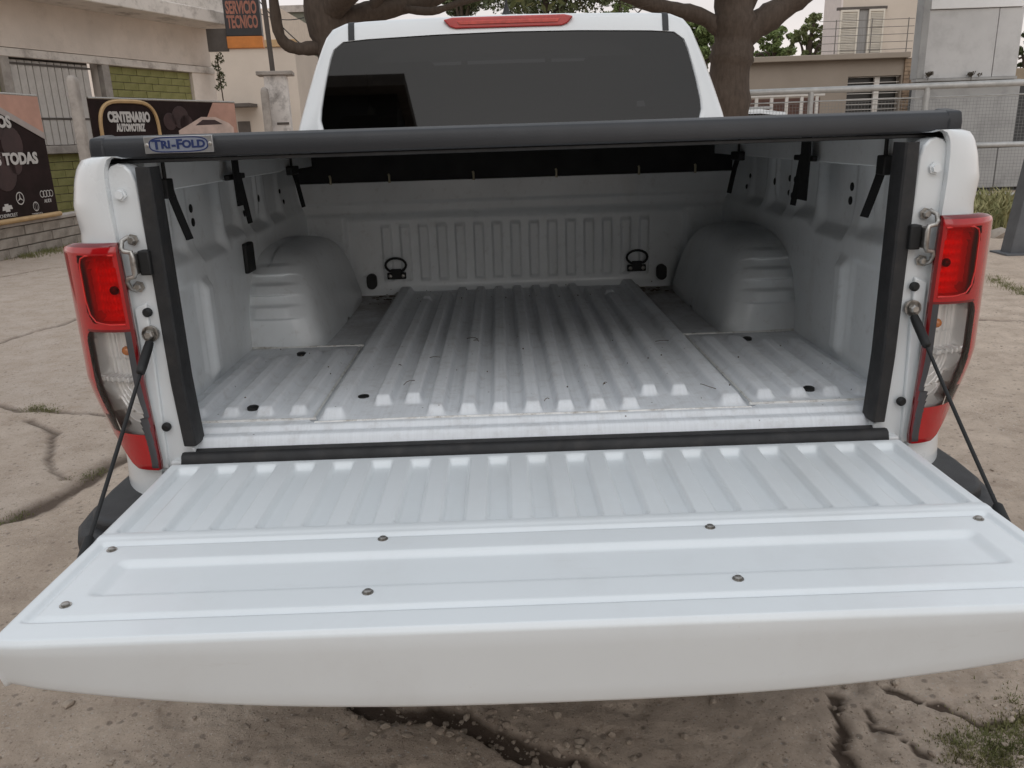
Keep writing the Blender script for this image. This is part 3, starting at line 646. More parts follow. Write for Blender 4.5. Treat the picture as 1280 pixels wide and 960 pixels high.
for k in range(1, nb_+1):
    q = k/nb_; bdep = .088-.043*(np.abs(tx)/.69)**2.6
    ye = top[:, -1, 1]; ze = top[:, -1, 2]
    bdep = .133-.058*(np.abs(tx)/.69)**2.6
    if k == 1: yv = ye-.0020; zv = ze-.0020
    elif k == 2: yv = ye-.0030; zv = ze-.006
    elif q <= .7: a = (q-.2)/.5; yv = ye-.0032+.016*a+.0*tx; zv = ze-.008-(bdep-.022)*a
    else: a = (q-.7)/.3; yv = ye+.013+.020*a**2; zv = ze-.006-(bdep-.02)-.010*math.sin(a*math.pi/2)
    extra.append(np.stack([tx*1.012, yv, zv], 1)[:, None, :])
for yb, dz in ((-.50, -.014), (-.30, -.020), (-.10, -.016), (-.02, .0)):
    extra.append(np.stack([tx*.995, np.full_like(tx, yb), -(.137-.057*(np.abs(tx)/.69)**2.6)+dz*.5], 1)[:, None, :])
allp = np.concatenate([top]+extra, 1); nn_ = allp.shape[1]
mbv = allp.reshape(-1, 3); F = gridfaces(len(tx), nn_)
gate = npart('tailgate', mbv, F, WGATE)
for i in (0, len(tx)-1):
    part(MB().add([tuple(p) for p in allp[i]], [tuple(range(nn_))]), 'tailgate_side', WGATE, parent=gate)
bm_ = hexbolt(.0052, .004).mesh('bolt', STEEL, 30)
for (x, y) in ((-.647, -.362), (-.245, -.358), (.245, -.358), (.647, -.362), (-.640, -.513), (-.245, -.508), (.245, -.508), (.640, -.513)):
    link('bolt', bm_, gate, (x, y+.0, -.0006))
# ---- hinge seal and lower sill
hs = []
for x in np.linspace(-.675, .675, 60):
    hs.append([(x, .034, .000), (x, .031, .008), (x, .024, .010), (x, .018, .004), (x, .014, .008), (x, .004, .010), (x, -.004, .006), (x, -.008, -.004), (x, -.012, -.02)])
part(MB().grid(hs), 'hinge_seal', RUB, 60)
part(MB().box(-.70, .70, .0, .05, -.12, -.006), 'rear_sill', WHITE, bevel=.004)
# ---- rear bumper with corner steps
for s in (-1, 1):
    pl = [(.60, .18), (.60, -.125), (.74, -.132), (.81, -.124), (.848, -.098), (.868, -.055), (.876, .01), (.878, .15), (.875, .30)]
    bp_ = part(MB().prism([(s*x, y) for x, y in pl], 'z', -.33, -.100), 'bumper_corner', PLAS, bevel=.018)
    pad = [(.62, .12), (.62, -.098), (.735, -.106), (.795, -.098), (.825, -.076), (.842, -.040), (.848, .05), (.846, .13)]
    part(MB().prism([(s*x, y) for x, y in pad], 'z', -.110, -.078), 'step_pad', PLAS, bevel=.010, parent=bp_)
bc = part(MB().prism([(-.09, -.33), (-.09, -.17), (-.075, -.135), (.15, -.135), (.15, -.33)], 'x', -.60, .60), 'bumper_centre', PLAS, bevel=.01)
# ---- cab
def resample(poly, c, n=120):
    out_ = []
    for k in range(n):
        a = 2*math.pi*k/n; d = Vector((math.cos(a), math.sin(a))); best = None
        for i in range(len(poly)):
            p, q = Vector(poly[i])-Vector(c), Vector(poly[(i+1) % len(poly)])-Vector(c); e2 = q-p; den = d.x*e2.y-d.y*e2.x
            if abs(den) < 1e-9: continue
            t = (p.x*e2.y-p.y*e2.x)/den; u = (p.x*d.y-p.y*d.x)/den
            if t > 0 and -1e-6 <= u <= 1+1e-6 and (best is None or t < best): best = t
        out_.append((c[0]+d.x*best, c[1]+d.y*best))
    return out_
def mir(h_): return h_+[(-x, z) for x, z in reversed(h_)]
outer_h = [(.80, .30), (.795, .48), (.770, .61), (.735, .715), (.694, .83), (.662, .905), (.645, .938), (.622, .958), (.595, .970), (.56, .976), (.40, .981), (.20, .985), (.0, .987)]
win_h = [(.60, .578), (.655, .586), (.677, .602), (.687, .632), (.684, .67), (.664, .765), (.640, .850), (.628, .880), (.612, .898), (.588, .909), (.50, .915), (.25, .923), (.0, .926)]
C0 = (0, .75); OUT = resample(mir(outer_h), C0); WIN = resample(mir(win_h), C0)
def yrear(z): return 1.635+.10*(z-.55)/.45
def ring(pts, dy=0, k=1.0): return [(C0[0]+(x-C0[0])*k, yrear(z)+dy, C0[1]+(z-C0[1])*k) for x, z in pts]
mb = MB()
rings_ = [ring(WIN, .020), ring(WIN, .003, 1.003), ring(WIN, .0, 1.008)]
for q in (.25, .5, .75, .93): rings_.append([(a[0]*(1-q)+b[0]*q, yrear(a[1]*(1-q)+b[1]*q)+.010*q*q, a[1]*(1-q)+b[1]*q) for a, b in zip(WIN, OUT)])
for q, sc_ in ((1.0, .015), (1.012, .032), (1.02, .06)): rings_.append([(x*q if abs(x) > .55 else x, yrear(z)+sc_, C0[1]+(z-C0[1])*(1+(q-1)*.6)) for x, z in OUT])
def sec(y, dx, top, bot): return [((x*dx), y, (C0[1]+(z-C0[1])*(top if z > C0[1] else 1))) for x, z in OUT]
rings_ += [sec(2.0, 1.03, 1.03, 1), sec(2.5, 1.045, 1.05, 1), sec(3.1, 1.04, 1.03, 1), sec(3.3, 1.04, .9, 1)]
mb.grid(rings_, closed=True)
cabm = part(mb, 'cab', WHITE, 50)
part(MB().add([(C0[0]+(x)*.999, yrear(z)+.006, z) for x, z in WIN], [tuple(range(len(WIN)))]), 'rear_window', TINT, recalc=False)
for s in (-1, 1):
    mo = []
    for z_, dy in ((.914, -.002), (.93, -.001), (.95, .001), (.962, .004), (.970, .008), (.975, .013), (.979, .030), (.983, .06)):
        mo.append([(s*.553, yrear(min(z_, .976))+dy+.03, z_-.02), (s*.553, yrear(min(z_, .976))+dy, z_), (s*.575, yrear(min(z_, .976))+dy, z_-.001), (s*.575, yrear(min(z_, .976))+dy+.03, z_-.02)])
    part(MB().grid(mo), 'roof_moulding', PLAS, parent=cabm)
    # side doors glass, door skins
    zz_ = np.linspace(.53, .885, 8); gx = lambda z: float(np.interp(z, [.48, .61, .715, .83, .905], [.795, .770, .735, .694, .662]))*1.052+.008
    part(MB().grid([[(s*gx(z), y, z) for y in np.linspace(1.98+.10*max(0, z-.8)/.08, 3.26-.9*max(0, z-.62), 12)] for z in zz_]), 'side_window', TINT, 60)
    part(MB().prism([(1.63, -.42), (1.63, .50), (3.9, .50), (4.05, .40), (4.05, -.42)], 'x', s*.80, s*.90), 'side_body', WHITE, bevel=.03)
    part(MB().box(s*.82, s*.905, 2.2, 2.38, .33, .36), 'door_handle', WHITE, bevel=.008, parent=None)
    mbm = MB().box(s*.90, s*1.06, 3.35, 3.45, .44, .62); part(mbm, 'wing_mirror', PLAS, bevel=.03)
hb = MB()
P = []
for y, zt_, hw in ((3.6, .52, .80), (4.0, .44, .86), (4.5, .40, .86), (4.95, .33, .82), (5.08, .20, .78), (5.10, -.42, .76)):
    P.append([(-hw, y, -.45), (-hw, y, zt_-.06), (-hw*.9, y, zt_), (0, y, zt_+.02), (hw*.9, y, zt_), (hw, y, zt_-.06), (hw, y, -.45)])
part(hb.grid(P), 'hood', WHITE, 50)
part(MB().add([(-.70, 3.12, .93), (.70, 3.12, .93), (.80, 3.85, .48), (-.80, 3.85, .48)], [(0, 1, 2, 3)]), 'windscreen', TINT, recalc=False)
part(MB().box(-.80, .80, 1.64, 4.0, -.35, .30), 'cab_floor', INTER)
for (x0, x1, y) in ((-.62, -.12, 2.75), (.12, .62, 2.75), (-.65, .65, 1.95)):
    st = part(MB().prism([(y-.10, .25), (y+.04, .25), (y-.06, .66), (y-.17, .66)], 'x', x0, x1), 'seat', INTER, bevel=.03)
    for xc in ([(x0+x1)/2] if x1-x0 < .8 else [-.4, .4]): part(MB().box(xc-.13, xc+.13, y-.20, y-.11, .68, .84), 'headrest', INTER, bevel=.03, parent=st)
# high brake lamp
bl = part(MB().prism([(-.232, .972), (-.212, .949), (-.19, .941), (.19, .941), (.212, .949), (.232, .972), (.20, .979), (-.20, .979)], 'y', yrear(.96)-.010, yrear(.96)+.03), 'high_brake_light', mat('red_plastic', (.50, .025, .022), .25, var=.15, scale=30, coat=.6), bevel=.004)
part(MB().prism([(-.185, .966), (-.175, .953), (.175, .953), (.185, .966)], 'y', yrear(.96)-.013, yrear(.96)-.005), 'brake_light_lens', mat('red_lens_inner', (.62, .09, .07), .3, var=.25, scale=60), bevel=.002, parent=bl)
part(MB().tube([(-.005, 1.80, .985), (-.005, 1.80, 1.005), (-.005, 1.79, 1.03), (-.005, 1.72, 1.40)], [.022, .012, .004, .002], 10), 'antenna', PLAS, 50)
# wheels and underbody
for (x, y) in ((-.76, 1.12), (.76, 1.12), (-.76, 4.27), (.76, 4.27)):
    s = 1 if x > 0 else -1
    prof = [(.20, -.12), (.33, -.125), (.375, -.09), (.38, 0), (.375, .09), (.33, .125), (.20, .12)]
    wh = part(MB().lathe(prof, (x, y, -.42), (1, 0, 0), 40), 'wheel', TYRE, 40)
    part(MB().lathe([(.20, 0), (.20, .07), (.17, .04), (.05, .05), (.04, .06)], (x+s*.06, y, -.42), (s, 0, 0), 24), 'rim', ALU, 40, parent=wh)
part(MB().box(-.45, .45, .20, 4.6, -.36, -.14), 'chassis', PLAS)
part(MB().tube([(-.7, 1.12, -.42), (.7, 1.12, -.42)], .06, 10), 'rear_axle', PLAS, 50)

# ================================================================== TONNEAU COVER
TC = thing('tonneau_cover', (0, 0.8, H0+.55), 'black tri-fold tonneau cover clamped over the cargo bed', 'tonneau cover')
TL = (0, -.8, -.55)
def tpart(mb, name, material, smooth=None, bevel=0, parent=None): return mb.build(name, material, parent or TC, smooth, TL if parent is None else None, bevel)
for i in range(3):
    y0 = .075+i*.50; tpart(MB().box(-.768, .768, y0, y0+.492, .552, .590), 'cover_panel', COV if i == 0 else COV, bevel=.006)
rl = [(.100, .551), (.050, .551), (.047, .554), (.0465, .577), (.052, .586), (.066, .5900), (.100, .5910)]
rail = tpart(MB().prism(rl, 'x', -.770, .770), 'rear_rail', COV, bevel=.002)
tpart(MB().box(-.770, .770, .056, .066, .5435, .5505), 'rail_gasket', RUB, bevel=.002)
for s in (-1, 1): tpart(MB().prism([(.046, .551), (.044, .57), (.050, .588), (.10, .594), (.10, .549)], 'x', s*.745, s*.7725), 'end_cap', COV, bevel=.005)
for s in (-1, 1): tpart(MB().box(s*.69, s*.775, .10, 1.55, .5485, .5525), 'side_gasket', RUB)
tpart(MB().box(-.764, .764, 1.490, 1.505, .428, .551), 'front_skirt', COVU)
for x in (-.64, -.435, -.141, .148, .437, .634):
    tpart(MB().tube([(x, 1.487, .425), (x, 1.486, .450), (x-.003, 1.487, .455)], .0042, 8), 'skirt_pin', mat('brass_pin', (.42, .38, .27), .45, .6), 50)
# badge
bd = tpart(MB().box(-.672, -.552, .0395, .0465, .5590, .5880), 'badge', BADGE, bevel=.001)
def oval(hw, hh, n=40):
    return [(hw*math.copysign(abs(math.cos(a))**.45, math.cos(a)), hh*math.copysign(abs(math.sin(a))**.7, math.sin(a))) for a in [2*math.pi*k/n for k in range(n)]]
bxc, bzc = -.612, .5735
o1, o2 = oval(.052, .0132), oval(.0497, .0112)
rm = MB(); kk = len(o1)
for (yy1) in (.0390,): rm.add([(bxc+x, yy1, bzc+z) for x, z in o1]+[(bxc+x, yy1, bzc+z) for x, z in o2], [(i, (i+1) % kk, (i+1) % kk+kk, i+kk) for i in range(kk)])
tpart(rm, 'badge_oval', BLUE, parent=bd); tpart(MB().add([(bxc+x, .0392, bzc+z) for x, z in o2], [tuple(range(len(o2)))]), 'badge_field', mat('badge_field_grey', (.30, .33, .40), .4, .5, var=.2, scale=60), parent=bd)
for wd, sz, xo in (('T', .022, -.0385), ('RI', .0175, -.0225), ('-', .020, -.0085), ('F', .022, .0015), ('OLD', .0175, .0265)):
    me = text_mesh(wd, sz, BLUE, ext=.0004, bold=.0008, sx=1.12)
    o = link('lettering', me, bd, (bxc+xo, .0388, bzc-.0003)); o.rotation_euler = (math.pi/2, 0, 0)
for x in (-.667, -.557): tpart(MB().lathe([(.0035, 0), (.0035, .001), (.002, .002)], (x, .0395, bzc), (0, -1, 0), 12), 'rivet', STEEL, 40, parent=bd)
# straps and clamps under the cover
def strap(pts, w_, name='strap'):
    mb = MB(); L = []; 
    for (x, y, z) in pts: L.append([(x, y-w_/2, z), (x, y+w_/2, z), (x+.003, y+w_/2, z), (x+.003, y-w_/2, z)])
    mb.grid(L, closed=True); return mb
for s in (-1, 1):
    a = tpart(strap([(s*.690, .160, .505), (s*.684, .163, .47), (s*.678, .175, .43), (s*.674, .192, .392)], .034), 'strap', STRAP)
    tpart(MB().tube([(s*.690, .155, .55), (s*.690, .155, .49)], .004, 8), 'clamp_rod', PLUG, 50); tpart(MB().box(s*.690-.008, s*.690+.008, .140, .175, .475, .512), 'clamp', PLUG, bevel=.003)
    tpart(strap([(s*.672, .535, .55), (s*.672, .535, .49), (s*.672, .54, .40 if s > 0 else .43)], .06 if s > 0 else .045), 'strap', STRAP)
    tpart(strap([(s*.680, .575, .505), (s*.676, .585, .45), (s*.672, .60, .383)], .034), 'strap', STRAP)
    tpart(MB().box(s*.684-.006, s*.684+.006, .50, .63, .490, .503), 'clamp', PLUG, bevel=.003)
    tpart(strap([(s*.694, 1.165, .50), (s*.686, 1.185, .45), (s*.680, 1.215, .372)], .045), 'strap', STRAP)
    tpart(MB().tube([(s*.690, 1.155, .55), (s*.690, 1.155, .50)], .004, 8), 'clamp_rod', PLUG, 50); tpart(MB().box(s*.690-.010, s*.690+.010, 1.12, 1.21, .475, .500), 'clamp', PLUG, bevel=.003)

# ================================================================== LEFT SIDE: painted building, low wall, banners
CREAM = mat('cream_render', (.80, .71, .63), .9, var=.12, scale=1.2, bump=.15, bscale=30, dirt=((.42, .36, .30), 1.6, .52, .80, .55))
WHITEW = mat('white_render', (.74, .68, .62), .9, var=.12, scale=1.5, dirt=((.26, .22, .19), 3.0, .50, .72, .8))
GREENB = mat('green_brick', (.31, .29, .115), .85, var=.35, scale=5, bump=.2, bscale=40, col2=(.22, .215, .075))
MORT = mat('green_mortar', (.10, .10, .04), .95)
SLAT = mat('grey_shutter', (.58, .54, .50), .6, var=.15, scale=3, dirt=((.16, .13, .11), 2.5, .5, .75, .6))
CONC = mat('old_concrete', (.40, .36, .325), .95, var=.25, scale=4, bump=.3, bscale=25, dirt=((.11, .095, .085), 3, .5, .75, .6))
DARKF = mat('dark_frame', (.10, .085, .075), .8)
vp = ray(1005, 157); FLP = Plane(at(190, 150, 16.5), (vp.x, vp.y))
def R_(pl, x0, y0, x1, y1):     # pixel box -> (s0, s1, zlow, zhigh) on the plane
    xm, ym = (x0+x1)/2, (y0+y1)/2; return pl.uv(x0, ym)[0], pl.uv(x1, ym)[0], pl.uv(xm, y1)[1], pl.uv(xm, y0)[1]
LB = thing('shop_building', (0, 0, 0), 'single storey cream building with green brick panels and shuttered window', 'building', matrix=FLP.mat())
sR = FLP.uv(270, 110)[0]; sL = -9.0
s_w0, s_w1 = FLP.uv(17, 110)[0], FLP.uv(132, 110)[0]
z_lin = FLP.uv(140, 71)[1]; z_eave = FLP.uv(200, 27)[1]; z_sill = FLP.uv(75, 182)[1]
s_b0, s_b1 = FLP.uv(141, 120)[0], FLP.uv(243, 120)[0]
mb = MB(); mb.box(sL, s_w0, .12, .3, 0, z_lin); mb.box(s_w0, s_w1, .12, .3, 0, z_sill); mb.box(s_w1, sR, .12, .3, 0, z_lin); mb.box(sL, sR, .05, .3, z_lin, z_eave+.5)
mb.box(sR-.2, sR, .3, 6, 0, z_eave+.5)
mb.build('wall', CREAM, LB)
MB().box(s_b1+.02, sR+.003, .0, .118, 0, z_lin-.02).build('pilaster', CREAM, LB)
MB().box(sL, sR, -.03, .048, z_lin-.16, z_lin-.02).build('ledge', WHITEW, LB, bevel=.015)
MB().box(sL, sR+.1, -.75, .6, z_eave, z_eave+.26).build('eave_slab', WHITEW, LB, bevel=.02)
MB().box(sL, sR, -.45, -.25, z_eave+.262, z_eave+.9).build('parapet', WHITEW, LB)
MB().box(s_w1-.02, s_w1+.16, -.02, .11, 0, z_lin-.162).build('window_post', CONC, LB, bevel=.01)
MB().box(s_w0-.18, s_w0, -.02, .11, 0, z_lin-.162).build('window_post', CONC, LB, bevel=.01)
MB().box(s_w0+.003, s_w1-.023, -.05, .11, z_sill-.14, z_sill).build('window_sill', CONC, LB, bevel=.01)
MB().box(s_w0, s_w1-.022, .34, .38, z_sill, z_lin).build('window_backing', DARKF, LB)
ns_ = 11; ww = (s_w1-.30-s_w0-.05)/ns_
sl_me = MB().box(-ww*.44, ww*.44, 0, .035, 0, z_lin-z_sill-.20).mesh('shutter_slat', SLAT)
for k in range(ns_): link('shutter_slat', sl_me, LB, (s_w0+.06+ww*(k+.5), .06, z_sill+.01), bevel=.008)
for zz in (.45, 1.35): MB().box(s_w0+.02, s_w1-.26,   .048, .058, z_sill+zz, z_sill+zz+.035).build('shutter_bar', DARKF, LB)
# green bricks
bw, bh = .40, .142
br = MB().box(.006, bw-.006, 0, .05, .006, bh-.006).mesh('brick', GREENB); brh = MB().box(.006, bw/2-.006, 0, .05, .006, bh-.006).mesh('brick', GREENB)
def bricks(s0, s1, z0, z1):
    nx = max(1, int(round((s1-s0)/bw))); nz_ = int((z1-z0)/bh)
    k_ = (s1-s0)/(nx*bw)
    for r in range(nz_):
        off = (r % 2)*.5
        for c in range(nx+(r % 2)):
            half = (r % 2) and c in (0, nx)
            xx = s0+(c-off)*bw*k_ if not (r % 2 and c == 0) else s0
            o = link('brick', brh if half else br, LB, (xx, .065+random.uniform(-.006, .004), z1-(r+1)*bh)); o.scale.x = k_
bricks(s_w1+.17, s_b1, z_lin-.162-bh*17, z_lin-.165)
bricks(s_w0, s_w1-.03, z_sill-.14-bh*9, z_sill-.143)
bricks(s_w0-1.8, s_w0-.19, z_lin-.162-bh*17, z_lin-.165)
# hanging illuminated-style sign at the corner
SP = Plane(at(300, 60, 17.6), (1, .10))
SG = thing('projecting_sign', (0, 0, 0), 'black sign reading SERVICIO TECNICO with an orange bottom band', 'sign', matrix=SP.mat())
q = [SP.uv(279, -45), SP.uv(328, 62)]; s0, s1 = SP.uv(281, 30)[0], SP.uv(326, 30)[0]; zb0 = SP.uv(305, 60)[1]; zo = SP.uv(303, 45)[1]; zt0 = SP.uv(303, -30)[1]
SIGNB = mat('sign_black', (.022, .020, .022), .4, var=.2); SIGNO = mat('sign_orange', (.60, .20, .035), .45, var=.15); LETT = mat('sign_letter_salmon', (.34, .13, .085), .5, var=.2)
MB().box(s0, s1, 0, .22, zo, zt0).build('sign_box', SIGNB, SG, bevel=.01); MB().box(s0, s1, .0, .22, zb0, zo-.003).build('orange_band', SIGNO, SG, bevel=.01)
MB().box(s0-.42, s0-.003, .06, .16, zb0-.05, zb0+.40).build('bracket', DARKF, SG)
def lettering(txt, size, material, parent, sx, z, y=-.006, w=None, bold=0.0, rot=0):
    me = text_mesh(txt, size, material, ext=.002, bold=bold)
    if w:
        xs_ = [v.co.x for v in me.vertices]; k_ = w/(max(xs_)-min(xs_))
        for v in me.vertices: v.co.x *= k_
    o = link('lettering', me, parent, (sx, y, z)); o.rotation_euler = (math.pi/2, rot, 0); return o
sm = (s0+s1)/2; W_ = (s1-s0)
for txt, py in (('SERVICIO', 10), ('TECNICO', 28)): lettering(txt, .34, LETT, SG, sm, SP.uv(303, py)[1], w=W_*.86, bold=.012)
# low block wall under the banners
BP = Plane((-6.60, 9.3), (.075, 1.0))
LW = thing('block_wall', (0, 0, 0), 'low wall of rough grey-brown blocks beneath the banners', 'wall', matrix=BP.mat())
zw = BP.uv(40, 279)[1]; 
MB().box(-6, 8.2, .03, .18, 0, zw-.02).build('wall_core', mat('wall_mortar', (.20, .18, .155), .95), LW)
BLK = mat('rough_block', (.42, .375, .325), .95, var=.25, scale=5, bump=.4, bscale=22, col2=(.24, .21, .18))
bkm = [MB().box(.008, .392, 0, .05, .005, .125).mesh('block', BLK) for _ in range(2)]
nr = max(3, int(zw/.132)); 
for r in range(nr):
    for c in range(24):
        link('block', bkm[c % 2], LW, (-2.5+(c-(r % 2)*.5)*.40, .0+random.uniform(-.012, .008), .0+r*(zw/nr)), bevel=.006)
MB().box(-6, 8.2, -.03, .20, zw-.0, zw+.05).build('coping', CONC, LW, bevel=.01)
# concrete fence posts
def fence_post(px, ptop, label, pl=BP, hw=.075):
    s_, z_ = pl.uv(px, ptop); o = pl.o+pl.d*s_
    t = thing('concrete_post', (o.x, o.y, 0), label, 'post', 'old concrete fence posts')
    P = []
    for z, k in ((0, 1), (z_*.6, 1), (z_-.10, .96), (z_-.03, .80), (z_, .35)): P.append([(math.cos(a)*hw*k*1.25 if False else x*hw*k, y*hw*k, z) for a, (x, y) in zip(range(8), ((-1, -.7), (-.7, -1), (.7, -1), (1, -.7), (1, .7), (.7, 1), (-.7, 1), (-1, .7)))])
    mb = MB().grid(P, closed=True); mb.add([P[-1][i] for i in range(8)], [tuple(range(8))]); mb.build('post_shaft', CONC, t, 40, bevel=.006); return t
fence_post(89, 94, 'weathered concrete post between the two banners')
# banners
BLACKB = mat('banner_black', (.018, .013, .012), .6, spec=.05, var=.3, scale=2.5, col2=(.035, .022, .022)); SALM = mat('banner_salmon', (.52, .29, .22), .55, var=.2, scale=2)
GREYB = mat('banner_grey_stripe', (.38, .33, .31), .5, var=.1); LETW = mat('banner_white_letters', (.52, .50, .48), .5, var=.05); GOLD = mat('banner_gold', (.50, .33, .16), .5, var=.2, scale=5); DRED = mat('banner_dark_red', (.035, .012, .012), .5, var=.4, scale=4)
def poly(mb, pts, y0, y1): mb.prism(pts, 'y', y0, y1); return mb
def uvs(pl, pts): return [pl.uv(*p) for p in pts]
B1 = thing('banner_sign', (0, 0, 0), 'black banner with TODAS lettering and car emblems at left edge', 'banner', matrix=(Matrix.Translation(BP.n*.06) @ BP.mat()))
bp1 = Plane(BP.o+BP.n*.06, BP.d)
rs1 = bp1.uv(60, 200)[0]; zt1 = bp1.uv(30, 119)[1]; zb1 = bp1.uv(40, 272)[1]; ls1 = rs1-3.4
MB().box(ls1, rs1, -.01, .02, zb1, zt1).build('banner_sheet', BLACKB, B1)
d0 = bp1.uv(0, 135); d1 = (rs1, bp1.uv(56, 166)[1]); sl_ = (d1[1]-d0[1])/(d1[0]-d0[0])
zl0 = d1[1]+sl_*(ls1-rs1)
f1 = lambda dz: [(rs1-(zt1-d1[1]-dz)/-sl_ if False else ls1, min(zt1-.01, zl0+dz))]
xa = rs1+(zt1-d1[1])/sl_ ; xa = max(ls1, xa)
poly(MB(), [(xa, zt1), (rs1, d1[1]), (rs1, zt1)], -.016, -.0102).build('salmon_corner', SALM, B1)
poly(MB(), [(xa, zt1), (xa+.0, zt1-.09), (rs1, d1[1]-.09), (rs1, d1[1]+.0)], -.020, -.0165).build('grey_stripe', GREYB, B1)
MB().tube([(ls1, -.02, zb1), (rs1+.02, -.02, zb1)], .035, 8).build('bottom_rail', GOLD, B1, 50); MB().tube([(ls1, 0, zt1), (rs1, 0, zt1)], .02, 8).build('top_rail', STEEL, B1, 50)
for (x, y, r) in ((-8, 160, .16), (14, 180, .22), (4, 215, .25), (18, 205, .14)):
    s_, z_ = bp1.uv(x, y)
    if s_ > ls1: MB().lathe([(r, 0), (r*.98, .003)], (s_, -.012, z_), (0, -1, 0), 20).build('wheel_print', DRED, B1)
wA = bp1.uv(45, 198)[0]-bp1.uv(-8, 200)[0]; wB = bp1.uv(11, 152)[0]-bp1.uv(-6, 153)[0]; lettering('OS', .20, LETW, B1, bp1.uv(11, 152)[0]-wB/2, bp1.uv(4, 153)[1], -.024, w=wB, bold=.010)
lettering('S TODAS', .20, LETW, B1, bp1.uv(45, 198)[0]-wA/2, bp1.uv(22, 199)[1], -.024, w=wA, bold=.010)
def ringp(mb, c, r, w_, y, asp=1.0, n=24):
    vs = [(c[0]+rr*math.cos(a)*asp, y, c[1]+rr*math.sin(a)) for rr in (r, r-w_) for a in [2*math.pi*k/n for k in range(n)]]
    mb.add(vs, [(i, (i+1) % n, n+(i+1) % n, n+i) for i in range(n)]); return mb
c = bp1.uv(24, 248); mb = ringp(MB(), c, .085, .014, -.0135)
for a in (90, 210, 330): a = math.radians(a); pa = (-math.sin(a)*.012, math.cos(a)*.012); mb.add([(c[0]+pa[0], -.0137, c[1]+pa[1]), (c[0]-pa[0], -.0137, c[1]-pa[1]), (c[0]+.075*math.cos(a), -.0137, c[1]+.075*math.sin(a))], [(0, 1, 2)])
mb.build('emblem', LETW, B1)
c = bp1.uv(57, 242); mb = MB()
for k in range(4): ringp(mb, (c[0]-.105+k*.07, c[1]), .048, .010, -.0135-.0004*k)
mb.build('emblem', LETW, B1); lettering('AUDI', .07, LETW, B1, c[0], c[1]-.10, -.014)
c = bp1.uv(44, 258); ringp(ringp(MB(), c, .065, .010, -.0135), (c[0], c[1]), .055, .008, -.0138, .45).build('emblem', LETW, B1); lettering('TOYOTA', .06, LETW, B1, c[0], c[1]-.11, -.014)
c = bp1.uv(8, 260); poly(MB(), [(c[0]-.10, c[1]-.03), (c[0]-.035, c[1]-.03), (c[0]-.04, c[1]-.05), (c[0]+.05, c[1]-.05), (c[0]+.045, c[1]-.02), (c[0]+.11, c[1]-.02), (c[0]+.09, c[1]+.03), (c[0]+.03, c[1]+.03), (c[0]+.035, c[1]+.05), (c[0]-.045, c[1]+.05), (c[0]-.04, c[1]+.02), (c[0]-.085, c[1]+.02)], -.014, -.0105).build('emblem', LETW, B1)
lettering('CHEVROLET', .065, LETW, B1, c[0], c[1]-.10, -.014)
v2 = ray(1120, 155); bp0 = bp1; bp1 = Plane(at(114, 150, 12.6), (v2.x, v2.y))
B2 = thing('banner_sign', (0, 0, 0), 'black banner with gold arched CENTENARIO badge and a car picture', 'banner', matrix=bp1.mat())
ls2, rs2 = bp1.uv(114, 150)[0], bp1.uv(295, 150)[0]; zt2 = bp1.uv(200, 125)[1]; zb2 = zb1+.25
for sx_ in (ls2+.05, rs2-.05): MB().tube([(sx_, .04, 0), (sx_, .04, zt2)], .03, 8).build('banner_leg', STEEL, B2, 50)
MB().box(ls2, rs2, -.01, .02, zb2, zt2).build('banner_sheet', BLACKB, B2); MB().tube([(ls2, 0, zt2), (rs2, 0, zt2)], .02, 8).build('top_rail', STEEL, B2, 50)
ac = (bp1.uv(163, 160)[0], bp1.uv(163, 170)[1]); aw = bp1.uv(198, 160)[0]-ac[0]; ah = bp1.uv(163, 127)[1]-ac[1]
arc = [(ac[0]+aw*math.copysign(abs(math.cos(a))**.55, math.cos(a))*(1-.18*(1-abs(math.sin(a)))*0), ac[1]+ah*math.sin(a)**.6) for a in [math.pi*k/24 for k in range(25)]]
arc = [(arc[0][0]-.12, ac[1]-.5)]+arc+[(arc[-1][0]+.12, ac[1]-.5)]
MB().tube([(x, -.014, z) for x, z in arc], .035, 6).build('gold_arch', GOLD, B2, 60)
lettering('CENTENARIO', .22, LETW, B2, ac[0], bp1.uv(163, 147)[1], -.016, w=aw*1.45, bold=.012)
lettering('AUTOMOTRIZ', .16, LETW, B2, ac[0], bp1.uv(166, 160)[1], -.016, w=aw*1.0, bold=.01)
sx0 = bp1.uv(243, 145)[0]
poly(MB(), [(sx0-.5, zb2+.02), (sx0+.5, zt2-.02), (rs2-.01, zt2-.02), (rs2-.01, zb2+.02)], -.016, -.0102).build('salmon_panel', SALM, B2)
for (x, y, r) in ((225, 147, .2), (212, 152, .15), (233, 155, .16)): s_, z_ = bp1.uv(x, y); MB().lathe([(r, 0), (r*.98, .003)], (s_, -.0125, z_), (0, -1, 0), 20).build('wheel_print', DRED, B2)
PINK = mat('banner_car_pale', (.58, .44, .38), .45, var=.2, scale=5); cz = bp1.uv(255, 163)[1]; c0 = bp1.uv(222, 160)[0]; c1 = bp1.uv(291, 160)[0]; L_ = c1-c0
poly(MB(), [(c0, cz-.3), (c0, cz), (c0+.18*L_, cz+.10), (c0+.42*L_, cz+.24), (c0+.68*L_, cz+.24), (c0+.92*L_, cz+.13), (c1, cz+.05), (c1, cz-.3)], -.020, -.0165).build('car_print', PINK, B2)
poly(MB(), [(c0+.30*L_, cz+.09), (c0+.44*L_, cz+.19), (c0+.66*L_, cz+.19), (c0+.80*L_, cz+.11)], -.022, -.0205).build('car_print_glass', DRED, B2)
